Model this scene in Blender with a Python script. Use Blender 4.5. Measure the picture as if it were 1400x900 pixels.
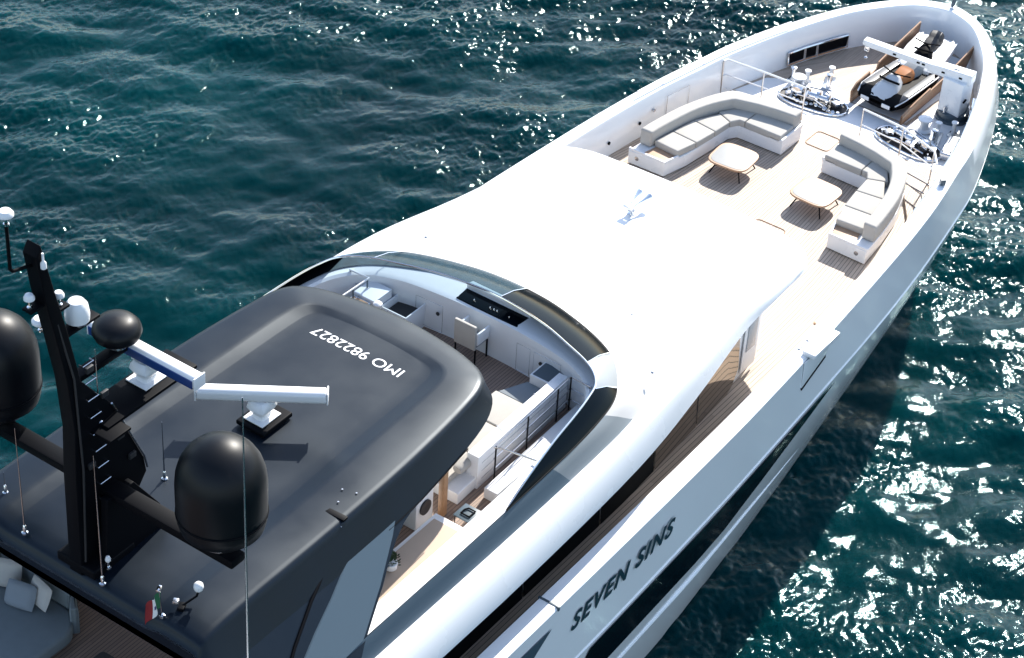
import bpy, bmesh, math, random
import numpy as np
from mathutils import Vector, Matrix
random.seed(7)
for o in list(bpy.data.objects): bpy.data.objects.remove(o)
SC = bpy.context.scene
COL = SC.collection
R = math.radians

# ---------------------------------------------------------------- camera, light, exposure
cam_d = bpy.data.cameras.new("camera"); cam = bpy.data.objects.new("camera", cam_d); COL.objects.link(cam)
right = Vector((0.58532306, -0.8090464, 0.05329948)); up = Vector((0.46821693, 0.39094653, 0.79242269)); back = Vector((-0.66194397, -0.43886755, 0.60763924))
M = Matrix((right, up, back)).transposed().to_4x4(); M.translation = Vector((-45.13627219, -22.25210101, 33.09355097))
cam.matrix_world = M
cam_d.sensor_width = 36; cam_d.lens = 36 * 3200 / 1400; cam_d.clip_end = 20000; cam_d.clip_start = 0.5
SC.camera = cam
W = bpy.data.worlds.new("World"); SC.world = W; W.use_nodes = True
SUN_EL, SUN_AZ = R(37), R(10)          # azimuth measured from +x towards +y
nt = W.node_tree; bg = nt.nodes["Background"]
sky = nt.nodes.new("ShaderNodeTexSky"); sky.sky_type = 'NISHITA'; sky.sun_disc = False
sky.sun_elevation = SUN_EL; sky.sun_rotation = R(90) - SUN_AZ; sky.air_density = 1.0; sky.dust_density = 0.6; sky.ozone_density = 1.3
hs = nt.nodes.new('ShaderNodeHueSaturation'); hs.inputs['Saturation'].default_value = 0.9; nt.links.new(sky.outputs[0], hs.inputs['Color']); nt.links.new(hs.outputs[0], bg.inputs[0]); bg.inputs[1].default_value = 0.108
sl = bpy.data.lights.new("sun", 'SUN'); sl.energy = 3.7; sl.angle = R(0.53); sl.color = (1.0, 0.95, 0.87)
so = bpy.data.objects.new("sun", sl); COL.objects.link(so)
sd = Vector((math.cos(SUN_EL) * math.cos(SUN_AZ), math.cos(SUN_EL) * math.sin(SUN_AZ), math.sin(SUN_EL)))
so.rotation_euler = sd.to_track_quat('Z', 'Y').to_euler(); so.location = (20, 0, 60)
SC.view_settings.view_transform = 'Standard'; SC.view_settings.look = 'None'; SC.view_settings.gamma = 1
SC.view_settings.exposure = 1.42
SC.render.engine = 'CYCLES'
SC.cycles.max_bounces = 6; SC.cycles.glossy_bounces = 3; SC.cycles.diffuse_bounces = 3; SC.cycles.transmission_bounces = 4
SC.cycles.caustics_reflective = False; SC.cycles.caustics_refractive = False
SC.cycles.sample_clamp_indirect = 4; SC.cycles.use_denoising = True

# ---------------------------------------------------------------- materials
def mat(name, col, rough=0.5, metal=0.0, coat=0.0, ior=1.5, noise=0.0, nscale=8.0, bump=0.0, bscale=40.0, alpha=1.0, spec=None, rvar=0.0):
    m = bpy.data.materials.new(name); m.use_nodes = True; t = m.node_tree; b = t.nodes["Principled BSDF"]
    b.inputs['Base Color'].default_value = (*col, 1); b.inputs['Roughness'].default_value = rough
    b.inputs['Metallic'].default_value = metal; b.inputs['IOR'].default_value = ior
    b.inputs['Coat Weight'].default_value = coat; b.inputs['Coat Roughness'].default_value = 0.08; b.inputs['Alpha'].default_value = alpha
    if spec is not None: b.inputs['Specular IOR Level'].default_value = spec
    tc = t.nodes.new('ShaderNodeTexCoord')
    if noise or rvar:
        n = t.nodes.new('ShaderNodeTexNoise'); n.inputs['Scale'].default_value = nscale; n.inputs['Detail'].default_value = 6
        t.links.new(tc.outputs['Object'], n.inputs['Vector'])
    if noise:
        mx = t.nodes.new('ShaderNodeMix'); mx.data_type = 'RGBA'
        mx.inputs[6].default_value = (*[c * (1 - noise) for c in col], 1); mx.inputs[7].default_value = (*[min(1, c * (1 + noise)) for c in col], 1)
        t.links.new(n.outputs['Fac'], mx.inputs[0]); t.links.new(mx.outputs[2], b.inputs['Base Color'])
    if rvar:
        mr = t.nodes.new('ShaderNodeMapRange'); mr.inputs[1].default_value = 0.3; mr.inputs[2].default_value = 0.7
        mr.inputs[3].default_value = rough * (1 - rvar); mr.inputs[4].default_value = rough * (1 + rvar)
        t.links.new(n.outputs['Fac'], mr.inputs[0]); t.links.new(mr.outputs[0], b.inputs['Roughness'])
    if bump:
        n2 = t.nodes.new('ShaderNodeTexNoise'); n2.inputs['Scale'].default_value = bscale; n2.inputs['Detail'].default_value = 3
        t.links.new(tc.outputs['Object'], n2.inputs['Vector'])
        bp = t.nodes.new('ShaderNodeBump'); bp.inputs['Strength'].default_value = bump; bp.inputs['Distance'].default_value = 0.01
        t.links.new(n2.outputs['Fac'], bp.inputs['Height']); t.links.new(bp.outputs[0], b.inputs['Normal'])
    return m

def teak(name, period, col=(0.50, 0.385, 0.28), dark=0.05, warp=True, axis='Y', rough=0.6):
    m = bpy.data.materials.new(name); m.use_nodes = True; t = m.node_tree; N = t.nodes.new; L = t.links.new
    b = t.nodes["Principled BSDF"]; b.inputs['Roughness'].default_value = rough
    tc = N('ShaderNodeTexCoord'); sp = N('ShaderNodeSeparateXYZ'); L(tc.outputs['Object'], sp.inputs[0])
    def mth(op, a, b_=None, c=None):
        n = N('ShaderNodeMath'); n.operation = op
        for i, v in enumerate((a, b_, c)):
            if v is None: continue
            if isinstance(v, (int, float)): n.inputs[i].default_value = v
            else: L(v, n.inputs[i])
        return n.outputs[0]
    x, y, z = sp.outputs
    v = {'Y': y, 'X': x, 'Z': z}[axis]
    if warp:   # planks bend in with the hull towards the bow
        d = mth('MAXIMUM', mth('ADD', x, 6.0), 0.0)
        w = mth('MAXIMUM', mth('SUBTRACT', 1.0, mth('MULTIPLY', mth('MULTIPLY', d, d), 0.0042)), 0.35)
        v = mth('DIVIDE', v, w)
    s = mth('DIVIDE', v, period); fr = mth('FRACT', mth('ADD', s, 500.0)); fl = mth('FLOOR', s)
    seam = mth('MULTIPLY', mth('GREATER_THAN', fr, 0.07), mth('LESS_THAN', fr, 0.93))
    cv = N('ShaderNodeCombineXYZ'); L(fl, cv.inputs[0])
    along = x if axis != 'X' else y
    L(mth('FLOOR', mth('ADD', mth('MULTIPLY', along, 0.45), mth('MULTIPLY', fl, 0.37))), cv.inputs[1])
    wn = N('ShaderNodeTexWhiteNoise'); wn.noise_dimensions = '2D'; L(cv.outputs[0], wn.inputs['Vector'])
    mp = N('ShaderNodeMapping'); mp.inputs['Scale'].default_value = (1.5, 30, 30) if axis != 'X' else (30, 1.5, 30); L(tc.outputs['Object'], mp.inputs[0])
    gn = N('ShaderNodeTexNoise'); gn.inputs['Scale'].default_value = 1.0; gn.inputs['Detail'].default_value = 5; L(mp.outputs[0], gn.inputs['Vector'])
    big = N('ShaderNodeTexNoise'); big.inputs['Scale'].default_value = 0.7; big.inputs['Detail'].default_value = 3; L(tc.outputs['Object'], big.inputs['Vector'])
    f = mth('ADD', mth('ADD', mth('MULTIPLY', wn.outputs['Value'], 0.55), mth('MULTIPLY', gn.outputs['Fac'], 0.4)), mth('MULTIPLY', big.outputs['Fac'], 0.3))
    rmp = N('ShaderNodeMix'); rmp.data_type = 'RGBA'; rmp.inputs[6].default_value = (*[c * 0.70 for c in col], 1); rmp.inputs[7].default_value = (*[min(1, c * 1.25) for c in col], 1); L(f, rmp.inputs[0])
    mx = N('ShaderNodeMix'); mx.data_type = 'RGBA'; mx.inputs[6].default_value = (dark, dark, dark * 0.95, 1); L(rmp.outputs[2], mx.inputs[7]); L(seam, mx.inputs[0])
    L(mx.outputs[2], b.inputs['Base Color'])
    bp = N('ShaderNodeBump'); bp.inputs['Strength'].default_value = 0.35; bp.inputs['Distance'].default_value = 0.004; L(seam, bp.inputs['Height']); L(bp.outputs[0], b.inputs['Normal'])
    return m

m_white = mat("white_gelcoat", (0.80, 0.81, 0.82), 0.28, coat=0.3, noise=0.02, nscale=0.7, rvar=0.25)
m_hull = mat("hull_white_gloss", (0.88, 0.89, 0.90), 0.16, coat=0.6, noise=0.025, nscale=0.5, bump=0.03, bscale=1.5)
m_white2 = mat("white_moulding", (0.74, 0.75, 0.76), 0.4, noise=0.03, nscale=3)
m_bandshade = mat("shaded_band_grey", (0.085, 0.12, 0.15), 0.35, noise=0.03, nscale=0.8, spec=0.25)  # sides of the coaming band, their shade put into the colour
m_bandm = mat("half_shaded_band", (0.22, 0.245, 0.26), 0.35, noise=0.02, nscale=1)  # same band where it turns, half shade put into the colour
m_bandlit = mat("sunlit_band_pale", (0.52, 0.51, 0.50), 0.4, noise=0.02, nscale=1)  # same band's front, sunlight put into the paler colour
m_roofdark = mat("dark_metallic_paint", (0.0025, 0.006, 0.012), 0.38, spec=0.30, metal=0.0, noise=0.30, nscale=0.9, rvar=0.15, bump=0.02, bscale=160)
m_slate = mat("slate_blue_panel", (0.055, 0.085, 0.11), 0.35)
m_black = mat("black_paint", (0.003, 0.0035, 0.005), 0.5, spec=0.06)
m_roofdark.node_tree.nodes['Principled BSDF'].inputs['Specular Tint'].default_value = (.78, .9, 1, 1)
m_dome = mat("black_satin_dome", (0.002, 0.003, 0.005), 0.42, spec=0.24, bump=0.02, bscale=120)
m_glass = mat("dark_tinted_glass", (0.003, 0.006, 0.009), 0.12, spec=0.05)
m_mirrorglass = mat("tinted_side_glass", (0.34, 0.31, 0.28), 0.03, metal=1.0)
m_bluegl = mat("blue_reflection_glass", (0.012, 0.030, 0.045), 0.05, ior=1.5, spec=0.35, noise=0.6, nscale=6, bump=1.0, bscale=7)  # reflected ripples put into the colour noise
def pane_mat(name, col, spec, tint, bump=0):
    m = mat(name, col, 0.16, spec=spec, bump=bump, bscale=7); t = m.node_tree; b = t.nodes["Principled BSDF"]; o = t.nodes["Material Output"]
    tr = t.nodes.new('ShaderNodeBsdfTransparent'); tr.inputs[0].default_value = (*tint, 1); mx = t.nodes.new('ShaderNodeMixShader'); mx.inputs[0].default_value = 0.4
    t.links.new(tr.outputs[0], mx.inputs[1]); t.links.new(b.outputs[0], mx.inputs[2]); t.links.new(mx.outputs[0], o.inputs['Surface']); return m
m_pane = pane_mat("smoked_pane", (0.002, 0.004, 0.006), 0.04, (0.8, 0.85, 0.88))
m_panebl = pane_mat("sea_reflection_pane", (0.01, 0.03, 0.045), 0.25, (0.7, 0.85, 0.92), 0.35)  # reflected sea painted into the glass as blue
m_shelf = mat("black_screen_shelf", (0.004, 0.006, 0.008), 0.6, spec=0.1)
m_shelfb = mat("painted_ripple_shelf", (0.02, 0.05, 0.07), 0.5, noise=0.9, nscale=7)  # reflected sea ripples painted as blue noise under the port panes
m_chrome = mat("polished_steel", (0.78, 0.79, 0.80), 0.10, metal=1.0)
m_steel = mat("brushed_steel", (0.55, 0.56, 0.58), 0.25, metal=1.0)
m_rubber = mat("black_rubber", (0.02, 0.02, 0.022), 0.6)
m_plastic = mat("white_plastic", (0.80, 0.80, 0.80), 0.35, coat=0.2)
m_navy = mat("navy_blue_face", (0.012, 0.045, 0.17), 0.35)
m_cush = mat("light_grey_fabric", (0.42, 0.40, 0.365), 0.9, noise=0.06, nscale=5, bump=0.3, bscale=180)
m_cushd = mat("grey_blue_fabric", (0.20, 0.225, 0.245), 0.9, noise=0.06, nscale=5, bump=0.3, bscale=180)
m_sofa = mat("blue_grey_weave", (0.16, 0.185, 0.19), 0.9, noise=0.10, nscale=6, bump=0.3, bscale=150)
m_wood = mat("varnished_wood", (0.34, 0.19, 0.10), 0.4, noise=0.35, nscale=6)
m_rim = mat("pale_teak_rim", (0.42, 0.26, 0.16), 0.5, noise=0.15, nscale=10)
m_beige = mat("beige_pad", (0.46, 0.36, 0.28), 0.8, noise=0.05, nscale=4, bump=0.2, bscale=100)
m_orange = mat("tan_leather_seat", (0.42, 0.16, 0.05), 0.45)
m_letter = mat("dark_hull_lettering", (0.012, 0.035, 0.05), 0.3)
m_wletter = mat("white_roof_lettering", (0.85, 0.85, 0.85), 0.5)
m_green = mat("flag_green", (0.01, 0.10, 0.04), 0.8); m_red = mat("flag_red", (0.22, 0.012, 0.015), 0.8); m_flagw = mat("flag_white", (0.7, 0.7, 0.7), 0.8); m_emb = mat("flag_emblem", (0.06, 0.07, 0.16), 0.8)
m_fair = mat("graphite_fairing", (0.05, 0.055, 0.06), 0.3)
m_leaf = mat("dark_leaves", (0.03, 0.06, 0.02), 0.6, noise=0.4, nscale=20)
m_teak = teak("teak_deck", 0.098, (0.42, 0.335, 0.262), 0.06)
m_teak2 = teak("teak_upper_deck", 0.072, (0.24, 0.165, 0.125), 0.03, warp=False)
m_teakside = teak("teak_boards_dark", 0.07, (0.27, 0.14, 0.07), 0.06, warp=False, axis='Z', rough=0.4)

# ---------------------------------------------------------------- mesh helpers
class MB:
    def __init__(s): s.v = []; s.f = []; s.sm = []
    def add(s, v, f, smooth=False):
        n = len(s.v); s.v += [tuple(p) for p in v]; s.f += [tuple(i + n for i in q) for q in f]; s.sm += [smooth] * len(f); return s
    def box(s, c, size, rz=0, bev=0.0, rot=None):
        bm = bmesh.new(); bmesh.ops.create_cube(bm, size=1)
        for v in bm.verts: v.co = Vector((v.co.x * size[0], v.co.y * size[1], v.co.z * size[2]))
        if bev: bmesh.ops.bevel(bm, geom=list(bm.edges), offset=min(bev, min(size) * 0.45), segments=2, profile=0.6, affect='EDGES')
        Rm = (rot if rot is not None else Matrix.Rotation(rz, 3, 'Z'))
        vs = [Rm @ v.co + Vector(c) for v in bm.verts]; s.add(vs, [[v.index for v in f.verts] for f in bm.faces], False); bm.free(); return s
    def slab(s, poly, z0, z1, bev=0.0, frame=None, smooth=False):
        """poly extruded along z (or through frame: 4x4 matrix)"""
        bm = bmesh.new(); vs = [bm.verts.new((p[0], p[1], z0)) for p in poly]; f = bm.faces.new(vs)
        r = bmesh.ops.extrude_face_region(bm, geom=[f]); nv = [e for e in r['geom'] if isinstance(e, bmesh.types.BMVert)]
        for v in nv: v.co.z = z1
        bmesh.ops.recalc_face_normals(bm, faces=bm.faces)
        if bev: bmesh.ops.bevel(bm, geom=[e for e in bm.edges if e.calc_face_angle(0) > 0.35], offset=bev, segments=3, profile=0.6, affect='EDGES')
        big = [fc for fc in bm.faces if len(fc.verts) > 4]
        if big: bmesh.ops.triangulate(bm, faces=big)
        bm.verts.index_update()
        vs = [(frame @ v.co if frame else v.co.copy()) for v in bm.verts]
        s.add(vs, [[v.index for v in fc.verts] for fc in bm.faces], smooth); bm.free(); return s
    def tube(s, pts, r, n=8, caps=True):
        pts = [Vector(p) for p in pts]; rs = r if isinstance(r, (list, tuple)) else [r] * len(pts)
        rings = []; prev = None
        for i, p in enumerate(pts):
            if i == 0: t = pts[1] - p
            elif i == len(pts) - 1: t = p - pts[-2]
            else: t = (pts[i + 1] - p).normalized() + (p - pts[i - 1]).normalized()
            t.normalize()
            a = (prev if prev is not None else (Vector((0, 0, 1)) if abs(t.z) < 0.9 else Vector((1, 0, 0))))
            u = (a - t * a.dot(t)).normalized(); w = t.cross(u); prev = u
            rings.append([p + (u * math.cos(2 * math.pi * k / n) + w * math.sin(2 * math.pi * k / n)) * rs[i] for k in range(n)])
        v = [q for rg in rings for q in rg]; f = []
        for i in range(len(rings) - 1):
            for k in range(n): f.append((i * n + k, i * n + (k + 1) % n, (i + 1) * n + (k + 1) % n, (i + 1) * n + k))
        s.add(v, f, True)
        if caps: s.add(rings[0], [tuple(range(n - 1, -1, -1))]); s.add(rings[-1], [tuple(range(n))])
        return s
    def lathe(s, prof, c=(0, 0, 0), n=24, axis=None, smooth=True):
        """prof: list of (r, z)"""
        Q = axis.to_track_quat('Z', 'Y').to_matrix() if axis is not None else Matrix.Identity(3)
        v = []; f = []
        for r, z in prof:
            for k in range(n): v.append(Q @ Vector((r * math.cos(2 * math.pi * k / n), r * math.sin(2 * math.pi * k / n), z)) + Vector(c))
        for i in range(len(prof) - 1):
            for k in range(n): f.append((i * n + k, i * n + (k + 1) % n, (i + 1) * n + (k + 1) % n, (i + 1) * n + k))
        s.add(v, f, smooth); s.add(v[:n], [tuple(range(n - 1, -1, -1))]); s.add(v[-n:], [tuple(range(n))]); return s
    def grid(s, rows, smooth=True, closed=False):
        n = len(rows[0]); v = [p for r in rows for p in r]; f = []
        for i in range(len(rows) - 1):
            for k in range(n if closed else n - 1): f.append((i * n + k, i * n + (k + 1) % n, (i + 1) * n + (k + 1) % n, (i + 1) * n + k))
        return s.add(v, f, smooth)
    def build(s, name, m, parent=None, origin=None):
        me = bpy.data.meshes.new(name); o0 = Vector(origin) if origin is not None else None
        vs = s.v if o0 is None else [tuple(Vector(p) - o0) for p in s.v]
        me.from_pydata(vs, [], s.f); me.materials.append(m)
        me.polygons.foreach_set('use_smooth', s.sm)
        bm = bmesh.new(); bm.from_mesh(me); bmesh.ops.remove_doubles(bm, verts=bm.verts, dist=0.0004); bmesh.ops.recalc_face_normals(bm, faces=bm.faces); bm.to_mesh(me); bm.free()
        try: me.set_sharp_from_angle(angle=R(38))
        except Exception: pass
        me.update()
        o = bpy.data.objects.new(name, me); COL.objects.link(o)
        if o0 is not None: o.location = o0
        if parent: o.parent = parent
        return o
def tag(o, label, cat, group=None):
    o['label'] = label; o['category'] = cat
    if group: o['group'] = group
    return o
def thing(name, label, cat, loc=(0, 0, 0), rz=0, group=None):
    o = bpy.data.objects.new(name, None); COL.objects.link(o); o.location = loc; o.rotation_euler = (0, 0, rz); o.empty_display_size = 0.2
    return tag(o, label, cat, group)
def copy_tree(o, parent=None):
    c = o.copy(); COL.objects.link(c); c.parent = parent
    for ch in list(o.children): copy_tree(ch, c)
    return c
def crom(pts, sub=6):
    P = [np.array(p, float) for p in pts]; P = [2 * P[0] - P[1]] + P + [2 * P[-1] - P[-2]]; out = []
    for i in range(1, len(P) - 2):
        for k in range(sub):
            t = k / sub; a, b, c, d = P[i - 1:i + 3]
            out.append(0.5 * ((2 * b) + (c - a) * t + (2 * a - 5 * b + 4 * c - d) * t * t + (3 * b - a - 3 * c + d) * t ** 3))
    out.append(P[-2]); return out
def ucurve(half, z=None, sub=6):
    """half outline from the centre front round to aft, mirrored: starboard aft -> bow -> port aft"""
    h = [(p[0], p[1], p[2] if len(p) > 2 else z) for p in half]
    ext = [(h[1][0], -h[1][1], h[1][2])] + h      # tangent continuity at the centreline
    c = crom(ext, sub)[sub:]
    c[0] = np.array(h[0], float)
    st = [(p[0], -p[1], p[2]) for p in reversed(c[1:])]
    return [tuple(p) for p in st + c]
def cap_rows(ring, n=10, crown=0.0, wref=5.0):
    """fill the inside of a U ring with strips from starboard to port"""
    N = len(ring); h = N // 2; rows = []
    for i in range(h + 1):
        a = np.array(ring[i]); b = np.array(ring[N - 1 - i]); rows.append([tuple(a + (b - a) * k / n + np.array((0, 0, crown * (1 - (2 * k / n - 1) ** 2) * (abs(b[1] - a[1]) / wref) ** 2))) for k in range(n + 1)])
    return rows
def yline(half, x):
    """half breadth at x from a half outline"""
    h = sorted([(p[0], p[1]) for p in half]); return float(np.interp(x, [p[0] for p in h], [p[1] for p in h]))

# ---------------------------------------------------------------- the sea
SEA = -4.8
def sea_mesh():
    n = 1300; Lm = 62.0; rng = np.random.default_rng(11)
    k = 2 * np.pi * np.fft.fftfreq(n, Lm / n); KX, KY = np.meshgrid(k, k, indexing='ij'); K = np.hypot(KX, KY); K[0, 0] = 1
    wd = R(118)                                   # the wind sea runs across the bow
    def spec(kp, amp, ang, spread, kc):
        c = (KX * np.cos(ang) + KY * np.sin(ang)) / K
        S = np.exp(-1.25 * (kp / K) ** 2) / K ** 4.0 * (0.12 + np.abs(c) ** spread) * np.exp(-(K / kc) ** 2); S[0, 0] = 0
        h = np.fft.ifft2(np.sqrt(S) * (rng.normal(size=K.shape) + 1j * rng.normal(size=K.shape))).real
        gx, gy = np.gradient(h, Lm / n); s = np.sqrt((gx ** 2 + gy ** 2).mean()); return h * amp / s   # amp = rms slope
    h = spec(1.2, 0.095, R(33), 7, 4.0) + spec(3.0, 0.085, R(55), 3, 9.0)
    ripple = spec(7.0, 0.10, R(72), 1.8, 22.0) + spec(20.0, 0.125, R(-75), 1.0, 64.0)
    big = spec(0.5, 0.06, R(40), 2, 1.6); mask = np.clip(0.85 + 0.42 * big / big.std(), 0.25, 1.7)   # cat's paws: ripples come in patches
    axx = (np.arange(n) / n - 0.5) * Lm; XX, YY = np.meshgrid(axx + 6.0, axx + 8.0, indexing='ij'); wd = np.clip((XX * 0.35 - YY * 0.9 + 14) / 26, 0, 1)   # windward side is rougher than the lee
    h = (h + ripple * mask) * (1.03 + 0.27 * wd) + big * 0.7
    ax = (np.arange(n) / n - 0.5) * Lm
    e = np.clip((Lm / 2 - np.abs(ax)) / 3.0, 0, 1); h = h * e[:, None] * e[None, :]
    X, Y = np.meshgrid(ax + 6.0, ax + 8.0, indexing='ij')
    # choppy crests
    V = np.stack([X, Y, h + SEA], -1).reshape(-1, 3)
    i = np.arange(n - 1); I, J = np.meshgrid(i, i, indexing='ij'); a = (I * n + J).ravel()
    F = np.stack([a, a + n, a + n + 1, a + 1], 1)
    me = bpy.data.meshes.new("sea"); me.vertices.add(len(V)); me.vertices.foreach_set('co', V.astype(np.float32).ravel())
    me.loops.add(F.size); me.loops.foreach_set('vertex_index', F.astype(np.int32).ravel())
    me.polygons.add(len(F)); me.polygons.foreach_set('loop_start', (np.arange(len(F)) * 4).astype(np.int32))
    me.polygons.foreach_set('use_smooth', np.ones(len(F), bool)); me.update(calc_edges=True)
    x0, x1 = ax[0] + 6, ax[-1] + 6; y0, y1 = ax[0] + 8, ax[-1] + 8; B = 9000
    return me, (x0, x1, y0, y1, B)
def water_mat():
    m = bpy.data.materials.new("sea_water"); m.use_nodes = True; t = m.node_tree; N = t.nodes.new; L = t.links.new; b = t.nodes["Principled BSDF"]
    b.inputs['Subsurface Weight'].default_value = 1.0; b.inputs['Subsurface Radius'].default_value = (0.3, 1.5, 1.8); b.inputs['Subsurface Scale'].default_value = 1.6; b.inputs['Roughness'].default_value = 0.075; b.inputs['IOR'].default_value = 1.333; b.inputs['Specular IOR Level'].default_value = 0.23; b.inputs['Specular Tint'].default_value = (0.10, 0.55, 0.62, 1)
    tc = N('ShaderNodeTexCoord'); n1 = N('ShaderNodeTexNoise'); n1.inputs['Scale'].default_value = 0.09; n1.inputs['Detail'].default_value = 4; L(tc.outputs['Object'], n1.inputs['Vector'])
    mx = N('ShaderNodeMix'); mx.data_type = 'RGBA'; mx.inputs[6].default_value = (0.0001, 0.0095, 0.0122, 1); mx.inputs[7].default_value = (0.0002, 0.0280, 0.0325, 1)
    mr = N('ShaderNodeMapRange'); mr.inputs[1].default_value = 0.3; mr.inputs[2].default_value = 0.7; L(n1.outputs['Fac'], mr.inputs[0]); L(mr.outputs[0], mx.inputs[0]); L(mx.outputs[2], b.inputs['Base Color'])
    n2 = N('ShaderNodeTexNoise'); n2.inputs['Scale'].default_value = 26.0; n2.inputs['Detail'].default_value = 2; n2.inputs['Roughness'].default_value = 0.5; L(tc.outputs['Object'], n2.inputs['Vector'])
    bp = N('ShaderNodeBump'); bp.inputs['Strength'].default_value = 1.0; bp.inputs['Distance'].default_value = 0.0048; L(n2.outputs['Fac'], bp.inputs['Height']); L(bp.outputs[0], b.inputs['Normal'])
    return m
m_sea = water_mat()
sme, (sx0, sx1, sy0, sy1, SB) = sea_mesh(); sme.materials.append(m_sea)
sea = bpy.data.objects.new("sea", sme); COL.objects.link(sea); sea['kind'] = 'structure'
q = MB()
for (a, b_, c, d) in ((-SB, sx0, -SB, SB), (sx1, SB, -SB, SB), (sx0, sx1, -SB, sy0), (sx0, sx1, sy1, SB)):
    q.add([(a, c, SEA), (b_, c, SEA), (b_, d, SEA), (a, d, SEA)], [(0, 1, 2, 3)])
far = q.build("sea_far_water", m_sea); far['kind'] = 'structure'

# ---------------------------------------------------------------- the yacht: hull
yacht = thing("yacht", "white superyacht with dark grey hardtop, teak foredeck and dark lettering along its starboard side", "yacht")
G = [(9.75, 0), (9.62, .5), (9.3, 1.05), (8.65, 1.68), (7.6, 2.35), (6.1, 2.98), (4.75, 3.41), (3.3, 3.8), (2.1, 4.0), (.9, 4.21), (-.27, 4.37), (-1.9, 4.53), (-3.8, 4.67), (-5.8, 4.80), (-8, 4.92), (-11, 5.02), (-17, 5.08), (-27, 5.08), (-38, 4.95)]
Gi = [(9.33, 0), (9.22, .42), (8.95, .9), (8.35, 1.42), (7.36, 2.05), (5.95, 2.62), (4.62, 3.03), (3.17, 3.4), (2.0, 3.6), (.83, 3.81), (-.32, 3.96), (-1.93, 4.12), (-3.82, 4.26), (-5.81, 4.38), (-8, 4.49), (-11, 4.57), (-17, 4.62), (-27, 4.62), (-38, 4.5)]
Kz = [-.35] * 13 + [-.45, -.58, -.7, -.88, -1.0, -1.1]
K = [(10.35, 0), (10.25, .6), (9.95, 1.2), (9.3, 1.8), (8.1, 2.45), (6.5, 3.05), (5.1, 3.5), (3.6, 3.9), (2.2, 4.13), (.9, 4.32), (-.27, 4.47), (-1.9, 4.64), (-3.8, 4.79), (-5.8, 4.87), (-8, 4.94), (-11, 5.03), (-17, 5.10), (-27, 5.1), (-38, 4.95)]
WL = [(9.2, 0), (9.0, .12), (8.5, .3), (7.6, .6), (6.4, 1.0), (5.0, 1.45), (3.6, 1.9), (2.2, 2.3), (1.0, 2.62), (0, 2.85), (-1.2, 3.08), (-2.6, 3.32), (-4.2, 3.56), (-6, 3.78), (-8, 4.0), (-11, 4.28), (-17, 4.6), (-27, 4.75), (-38, 4.6)]
def mix(A, B, t, z=None): return [(a[0] * (1 - t) + b[0] * t, a[1] * (1 - t) + b[1] * t) for a, b in zip(A, B)]
GZ = 1.12
SUB = 5
def ring(P, z):
    zs = z if isinstance(z, (list, tuple)) else [z] * len(P)
    return ucurve([(p[0], p[1], zz) for p, zz in zip(P, zs)], sub=SUB)
def off(P, d):  # shift outline outboard by d
    out = []
    for i, p in enumerate(P):
        a = P[max(0, i - 1)]; b = P[min(len(P) - 1, i + 1)]; tx, ty = b[0] - a[0], b[1] - a[1]; l = math.hypot(tx, ty)
        if i == 0: out.append((p[0] + d, 0))
        else: out.append((p[0] + ty / l * d, p[1] - tx / l * d))
    return out
h = MB()
side = [ring(off(Gi, -0.04), 0.0), ring(off(Gi, -0.01), 0.6), ring(Gi, GZ - .05), ring(off(Gi, .03), GZ), ring(off(G, -.05), GZ + .005), ring(G, GZ - .045), ring(mix(G, K, .5), [(GZ + k) / 2 for k in Kz]), ring(K, Kz),
        ring(off(K, -.035), [k - .035 for k in Kz]), ring(off(K, -.03), [k - .09 for k in Kz]), ring(off(K, .0), [k - .12 for k in Kz])]
h.grid(side)
# below the knuckle: chine swelling then the long flare down to the waterline
zc = [-.6] * 12 + [-.75, -1.05, -1.4, -1.75, -2.1, -2.3, -2.4]
low = [ring(off(K, .0), [k - .12 for k in Kz]), ring(mix(off(K, -.02), WL, .06), [k - .45 * abs(c) / 1.0 * .6 for k, c in zip(Kz, zc)])]
h2 = MB()
lows = []
for t in (0, .12, .25, .4, .6, .8, 1.0, 1.15):
    e = t ** 1.25
    lows.append(ring(mix(off(K, .0), WL, e * .98), [(k - .12) * (1 - t) + (SEA - .1) * t for k in Kz]))
h2.grid(lows)
h.v += [(0, 0, 0)] * 0
hull = h.build("hull", m_hull, yacht)
lower = h2.build("lower_hull", m_hull, yacht)
# long black hull window band, starboard and port, set just proud of the flare
def low_pt(s, x, t):   # point on lower hull at x
    k = yline(K, x); w = yline([(a[0], a[1]) for a in WL], x); kz = float(np.interp(-x, [-p[0] for p in K], Kz)); e = t ** 1.25 * .98
    return Vector((x, s * (k * (1 - e) + w * e + 0.035), (kz - .12) * (1 - t) + (SEA - .1) * t))
for s in (-1, 1):
    rows = []
    for x in np.linspace(-5.2, -15.6, 40):
        f = min(1, (-5.2 - x) / 4.5); t1 = 0.03 + .30 * f
        rows.append([low_pt(s, x - max(0, (kk / 4)) * (0.7 if x < -15.3 else 0), .025 + (t1 - .025) * kk / 4) for kk in range(5)])
    b_ = MB().grid(rows).build("hull_window_band", m_glass, yacht); b_['label'] = "long black hull window under the lettering" if s < 0 else "long black hull window on the far side"
    MB().tube([low_pt(s, x, .50) - Vector((0, s * .035, 0)) for x in np.linspace(-5.5, -34, 40)], [min(.06, .004 + .008 * k) for k in range(40)], 8).build("rubbing_strake", m_hull, yacht)

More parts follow.
